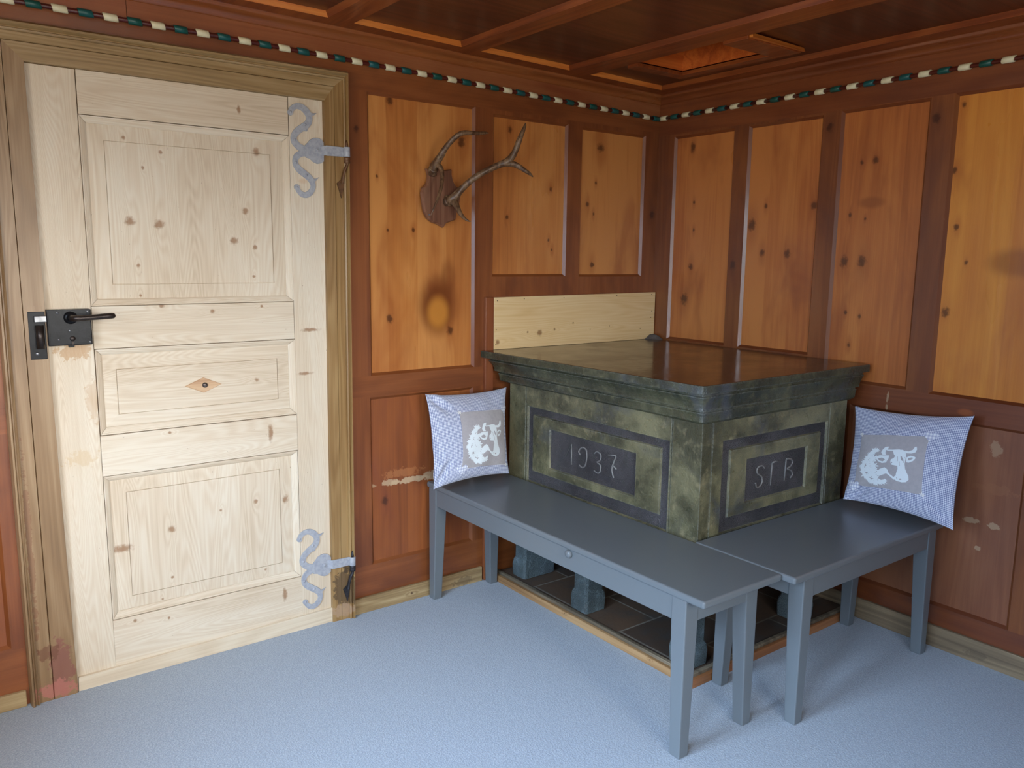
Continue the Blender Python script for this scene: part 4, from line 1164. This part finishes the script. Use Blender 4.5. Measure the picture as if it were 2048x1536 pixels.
# ------------------------------------------------------------------ antler mount
mount = tag(empty('antler_mount', (-1.22, -.011, 1.60)), 'mounted pair of stag antlers on a brown wooden shield on the wall', 'antlers')
PL = [(-1.273, 1.706), (-1.250, 1.704), (-1.222, 1.708), (-1.194, 1.706), (-1.162, 1.712), (-1.162, 1.692), (-1.157, 1.672), (-1.145, 1.653), (-1.126, 1.640), (-1.121, 1.610), (-1.126, 1.575), (-1.138, 1.545), (-1.143, 1.520), (-1.161, 1.514), (-1.185, 1.506), (-1.198, 1.489), (-1.222, 1.501), (-1.249, 1.508), (-1.269, 1.523), (-1.283, 1.544), (-1.290, 1.580), (-1.294, 1.617), (-1.290, 1.633), (-1.273, 1.648), (-1.265, 1.665), (-1.264, 1.685)]
bm = NB()
cxp, czp = -1.210, 1.60
rings = []
for sc_, y in ((1.0, -.0005), (1.0, -.012), (.955, -.020)):
    rings.append([bm.verts.new((cxp + (x - cxp) * sc_, y, czp + (z - czp) * sc_)) for x, z in PL])
n = len(PL)
for a, b in zip(rings, rings[1:]):
    for k in range(n):
        j = (k + 1) % n
        bm.faces.new((a[k], a[j], b[j], b[k]))
bm.faces.new(rings[0][::-1]); bm.faces.new(rings[-1])
obj('shield', bm, wood('shield_oak', (82, 48, 34), (116, 76, 56), (142, 102, 78), 'z', .38, 'xz', bands=10, seed=6), mount)
s = NT('antler_horn')
P = s.objco()
n1 = s.noise(s.vmath('MULTIPLY', P, (60, 60, 22)), 1.0, 4.0, .65, .5)
col = s.mix(s.rng(n1, .38, .62), rgb(78, 54, 38), rgb(128, 100, 72))
col = s.mix(s.rng(s.noise(P, 26.0, 3.0, .6), .58, .72, 0, .8), col, rgb(192, 168, 128))
s.bump(n1, .6, .003)
horn = s.out(col, .36, 0, .5)
LB = [(-1.250, -.018, 1.690, .017), (-1.260, -.040, 1.706, .0155), (-1.257, -.060, 1.726, .0145), (-1.252, -.085, 1.751, .0127), (-1.245, -.10, 1.772, .0107), (-1.235, -.12, 1.795, .010), (-1.221, -.135, 1.814, .0096), (-1.198, -.145, 1.828, .0091), (-1.165, -.15, 1.832, .008), (-1.128, -.15, 1.834, .0064), (-1.101, -.15, 1.838, .0051), (-1.084, -.15, 1.839, .0024)]
LT = [(-1.257, -.055, 1.724, .0107), (-1.249, -.075, 1.706, .0094), (-1.251, -.09, 1.686, .008), (-1.264, -.11, 1.654, .0074), (-1.283, -.13, 1.622, .0064), (-1.304, -.145, 1.588, .0051), (-1.32, -.15, 1.56, .0037), (-1.329, -.15, 1.541, .0027), (-1.334, -.145, 1.526, .0010)]
RB = [(-1.190, -.018, 1.585, .017), (-1.180, -.045, 1.595, .0185), (-1.169, -.06, 1.61, .0160), (-1.155, -.075, 1.633, .0127), (-1.134, -.095, 1.66, .0118), (-1.103, -.115, 1.686, .0115), (-1.065, -.135, 1.71, .0118), (-1.03, -.15, 1.728, .0123), (-1.006, -.165, 1.739, .0140), (-.989, -.175, 1.759, .0130), (-.979, -.185, 1.787, .0114), (-.971, -.195, 1.82, .0102), (-.959, -.2, 1.851, .008), (-.949, -.2, 1.874, .0051), (-.946, -.2, 1.884, .0012)]
RF = [(-1.016, -.160, 1.733, .0120), (-.981, -.175, 1.731, .0115), (-.963, -.185, 1.722, .0102), (-.942, -.195, 1.708, .008), (-.923, -.2, 1.698, .0064), (-.907, -.2, 1.687, .0018)]
RT = [(-1.178, -.050, 1.592, .0147), (-1.176, -.075, 1.567, .0114), (-1.175, -.095, 1.544, .0088), (-1.171, -.115, 1.525, .0064), (-1.164, -.13, 1.514, .004), (-1.152, -.135, 1.509, .0008)]
def burr(bm, c, d, r):
    d = Vector(d).normalized(); up = Vector((0, 0, 1)); n1 = d.cross(up).normalized(); n2 = d.cross(n1)
    seg, tub = 22, 8; rg = []
    for i in range(seg):
        a = 2 * PI * i / seg; rad = n1 * math.cos(a) + n2 * math.sin(a)
        rr = r * .28 * (1 + .35 * math.sin(i * 2.7) * math.cos(i * 1.3))
        rg.append([bm.verts.new(Vector(c) + rad * (r + rr * math.cos(2 * PI * k / tub)) + d * (rr * math.sin(2 * PI * k / tub))) for k in range(tub)])
    for i in range(seg):
        for k in range(tub):
            f = bm.faces.new((rg[i][k], rg[(i + 1) % seg][k], rg[(i + 1) % seg][(k + 1) % tub], rg[i][(k + 1) % tub])); f.smooth = True
bm = NB()
tube(bm, catmull(LB, 6), 14, lump=.05); tube(bm, catmull(LT, 6), 12, lump=.05)
burr(bm, (-1.258, -.040, 1.705), (-.2, -1, .8), .0150)
obj('antler', bm, horn, mount)
bm = NB()
tube(bm, catmull(RB, 6), 14, lump=.05); tube(bm, catmull(RF, 6), 12, lump=.05); tube(bm, catmull(RT, 6), 12, lump=.05)
burr(bm, (-1.186, -.032, 1.590), (.3, -1, .3), .0175)
obj('antler', bm, horn, mount)
for (x, z) in ((-1.262, 1.694), (-1.266, 1.535)):
    bm = NB(); lathe(bm, [(.0003, -.0245), (.0022, -.0238), (.0028, -.0215), (.0028, -.019)], (x, 0, z), 'y', 10)
    obj('nail', bm, steel, mount)

# ------------------------------------------------------------------ daylight
w = bpy.data.worlds.new('overcast_sky')
SC.world = w
w.use_nodes = True
nt = w.node_tree
bg = nt.nodes['Background']
tc = nt.nodes.new('ShaderNodeTexCoord'); sp = nt.nodes.new('ShaderNodeSeparateXYZ'); nt.links.new(tc.outputs['Generated'], sp.inputs[0])
def wr(sock, a, b):
    r = nt.nodes.new('ShaderNodeMapRange'); r.interpolation_type = 'SMOOTHSTEP'
    nt.links.new(sock, r.inputs['Value']); r.inputs['From Min'].default_value = a; r.inputs['From Max'].default_value = b
    return r.outputs[0]
def wm(f, a, b):
    m = nt.nodes.new('ShaderNodeMix'); m.data_type = 'RGBA'
    nt.links.new(f, m.inputs[0])
    for sck, v in ((m.inputs[6], a), (m.inputs[7], b)):
        if hasattr(v, 'is_output'): nt.links.new(v, sck)
        else: sck.default_value = v
    return m.outputs[2]
# north-west side: blue open sky, dimmed low down to shape the floor light; south side: bright pale haze down to the horizon
side = wr(sp.outputs[0], -.80, -.30)                       # 0 towards the left windows, 1 towards the front
blue = wm(wr(sp.outputs[2], .22, .50), (11.0, 14.5, 19.5, 1), (40.0, 55.0, 76.0, 1))
haze = wm(wr(sp.outputs[2], .0, .08), (20.0, 20.0, 19.0, 1), (36.0, 36.4, 36.0, 1))
sky = wm(side, blue, haze)
sky = wm(wr(sp.outputs[2], -.10, .0), (9.5, 9.2, 8.2, 1), sky)
nt.links.new(sky, bg.inputs['Color'])
bg.inputs['Strength'].default_value = 1.0
# unseen overhang added to cut the high sky light at the front windows
bm = NB(); hexa(bm, [(XL - 1, YF - 1.15, 2.05), (1, YF - 1.15, 2.05), (1, YF - .165, 2.32), (XL - 1, YF - .165, 2.32)], [(XL - 1, YF - 1.15, 2.15), (1, YF - 1.15, 2.15), (1, YF - .165, 2.42), (XL - 1, YF - .165, 2.42)])
struct(obj('sky_blocker', bm, frC))

def portal(name, loc, rot, sx, sy):
    L = bpy.data.lights.new(name, 'AREA'); L.shape = 'RECTANGLE'; L.size = sx; L.size_y = sy
    L.cycles.is_portal = True
    o = bpy.data.objects.new(name, L); o.location = loc; o.rotation_euler = rot
    COL.objects.link(o)
for (a, b) in W_FRONT:
    portal('window_portal', ((a + b) / 2, YF - .13, (WZ0 + WZ1) / 2), (PI / 2, 0, 0), b - a, WZ1 - WZ0)
for (a, b) in W_LEFT:
    portal('window_portal', (XL - .13, (a + b) / 2, (WZ0 + WZ1) / 2), (PI / 2, 0, -PI / 2), b - a, WZ1 - WZ0)

# ------------------------------------------------------------------ camera
yaw, pit, rol = math.radians(36.898), math.radians(8.920), math.radians(0.692)
F_PX = 1621.1
fwd = Vector((math.sin(yaw) * math.cos(pit), math.cos(yaw) * math.cos(pit), -math.sin(pit)))
r = Vector((math.cos(yaw), -math.sin(yaw), 0)); u = r.cross(fwd)
r2 = r * math.cos(rol) + u * math.sin(rol); u2 = u * math.cos(rol) - r * math.sin(rol)
cam = bpy.data.cameras.new('camera')
cam.sensor_fit = 'HORIZONTAL'; cam.sensor_width = 36.0
cam.lens = 36.0 * F_PX / 2048.0
cam.clip_start = .05
co = bpy.data.objects.new('camera', cam)
M = Matrix((r2, u2, -fwd)).transposed().to_4x4()
M.translation = Vector((-2.103 * 1.38, -1.985 * 1.38, 1.38))
co.matrix_world = M
COL.objects.link(co)
SC.camera = co

vs = SC.view_settings
vs.view_transform = 'Standard'
vs.look = 'None'
vs.exposure = -0.17
vs.gamma = 1.0
vs.use_curve_mapping = False
SC.cycles.max_bounces = 6
SC.cycles.diffuse_bounces = 4
SC.cycles.transparent_max_bounces = 8
SC.cycles.use_denoising = True
SC.cycles.use_adaptive_sampling = True
SC.cycles.adaptive_threshold = 0.06
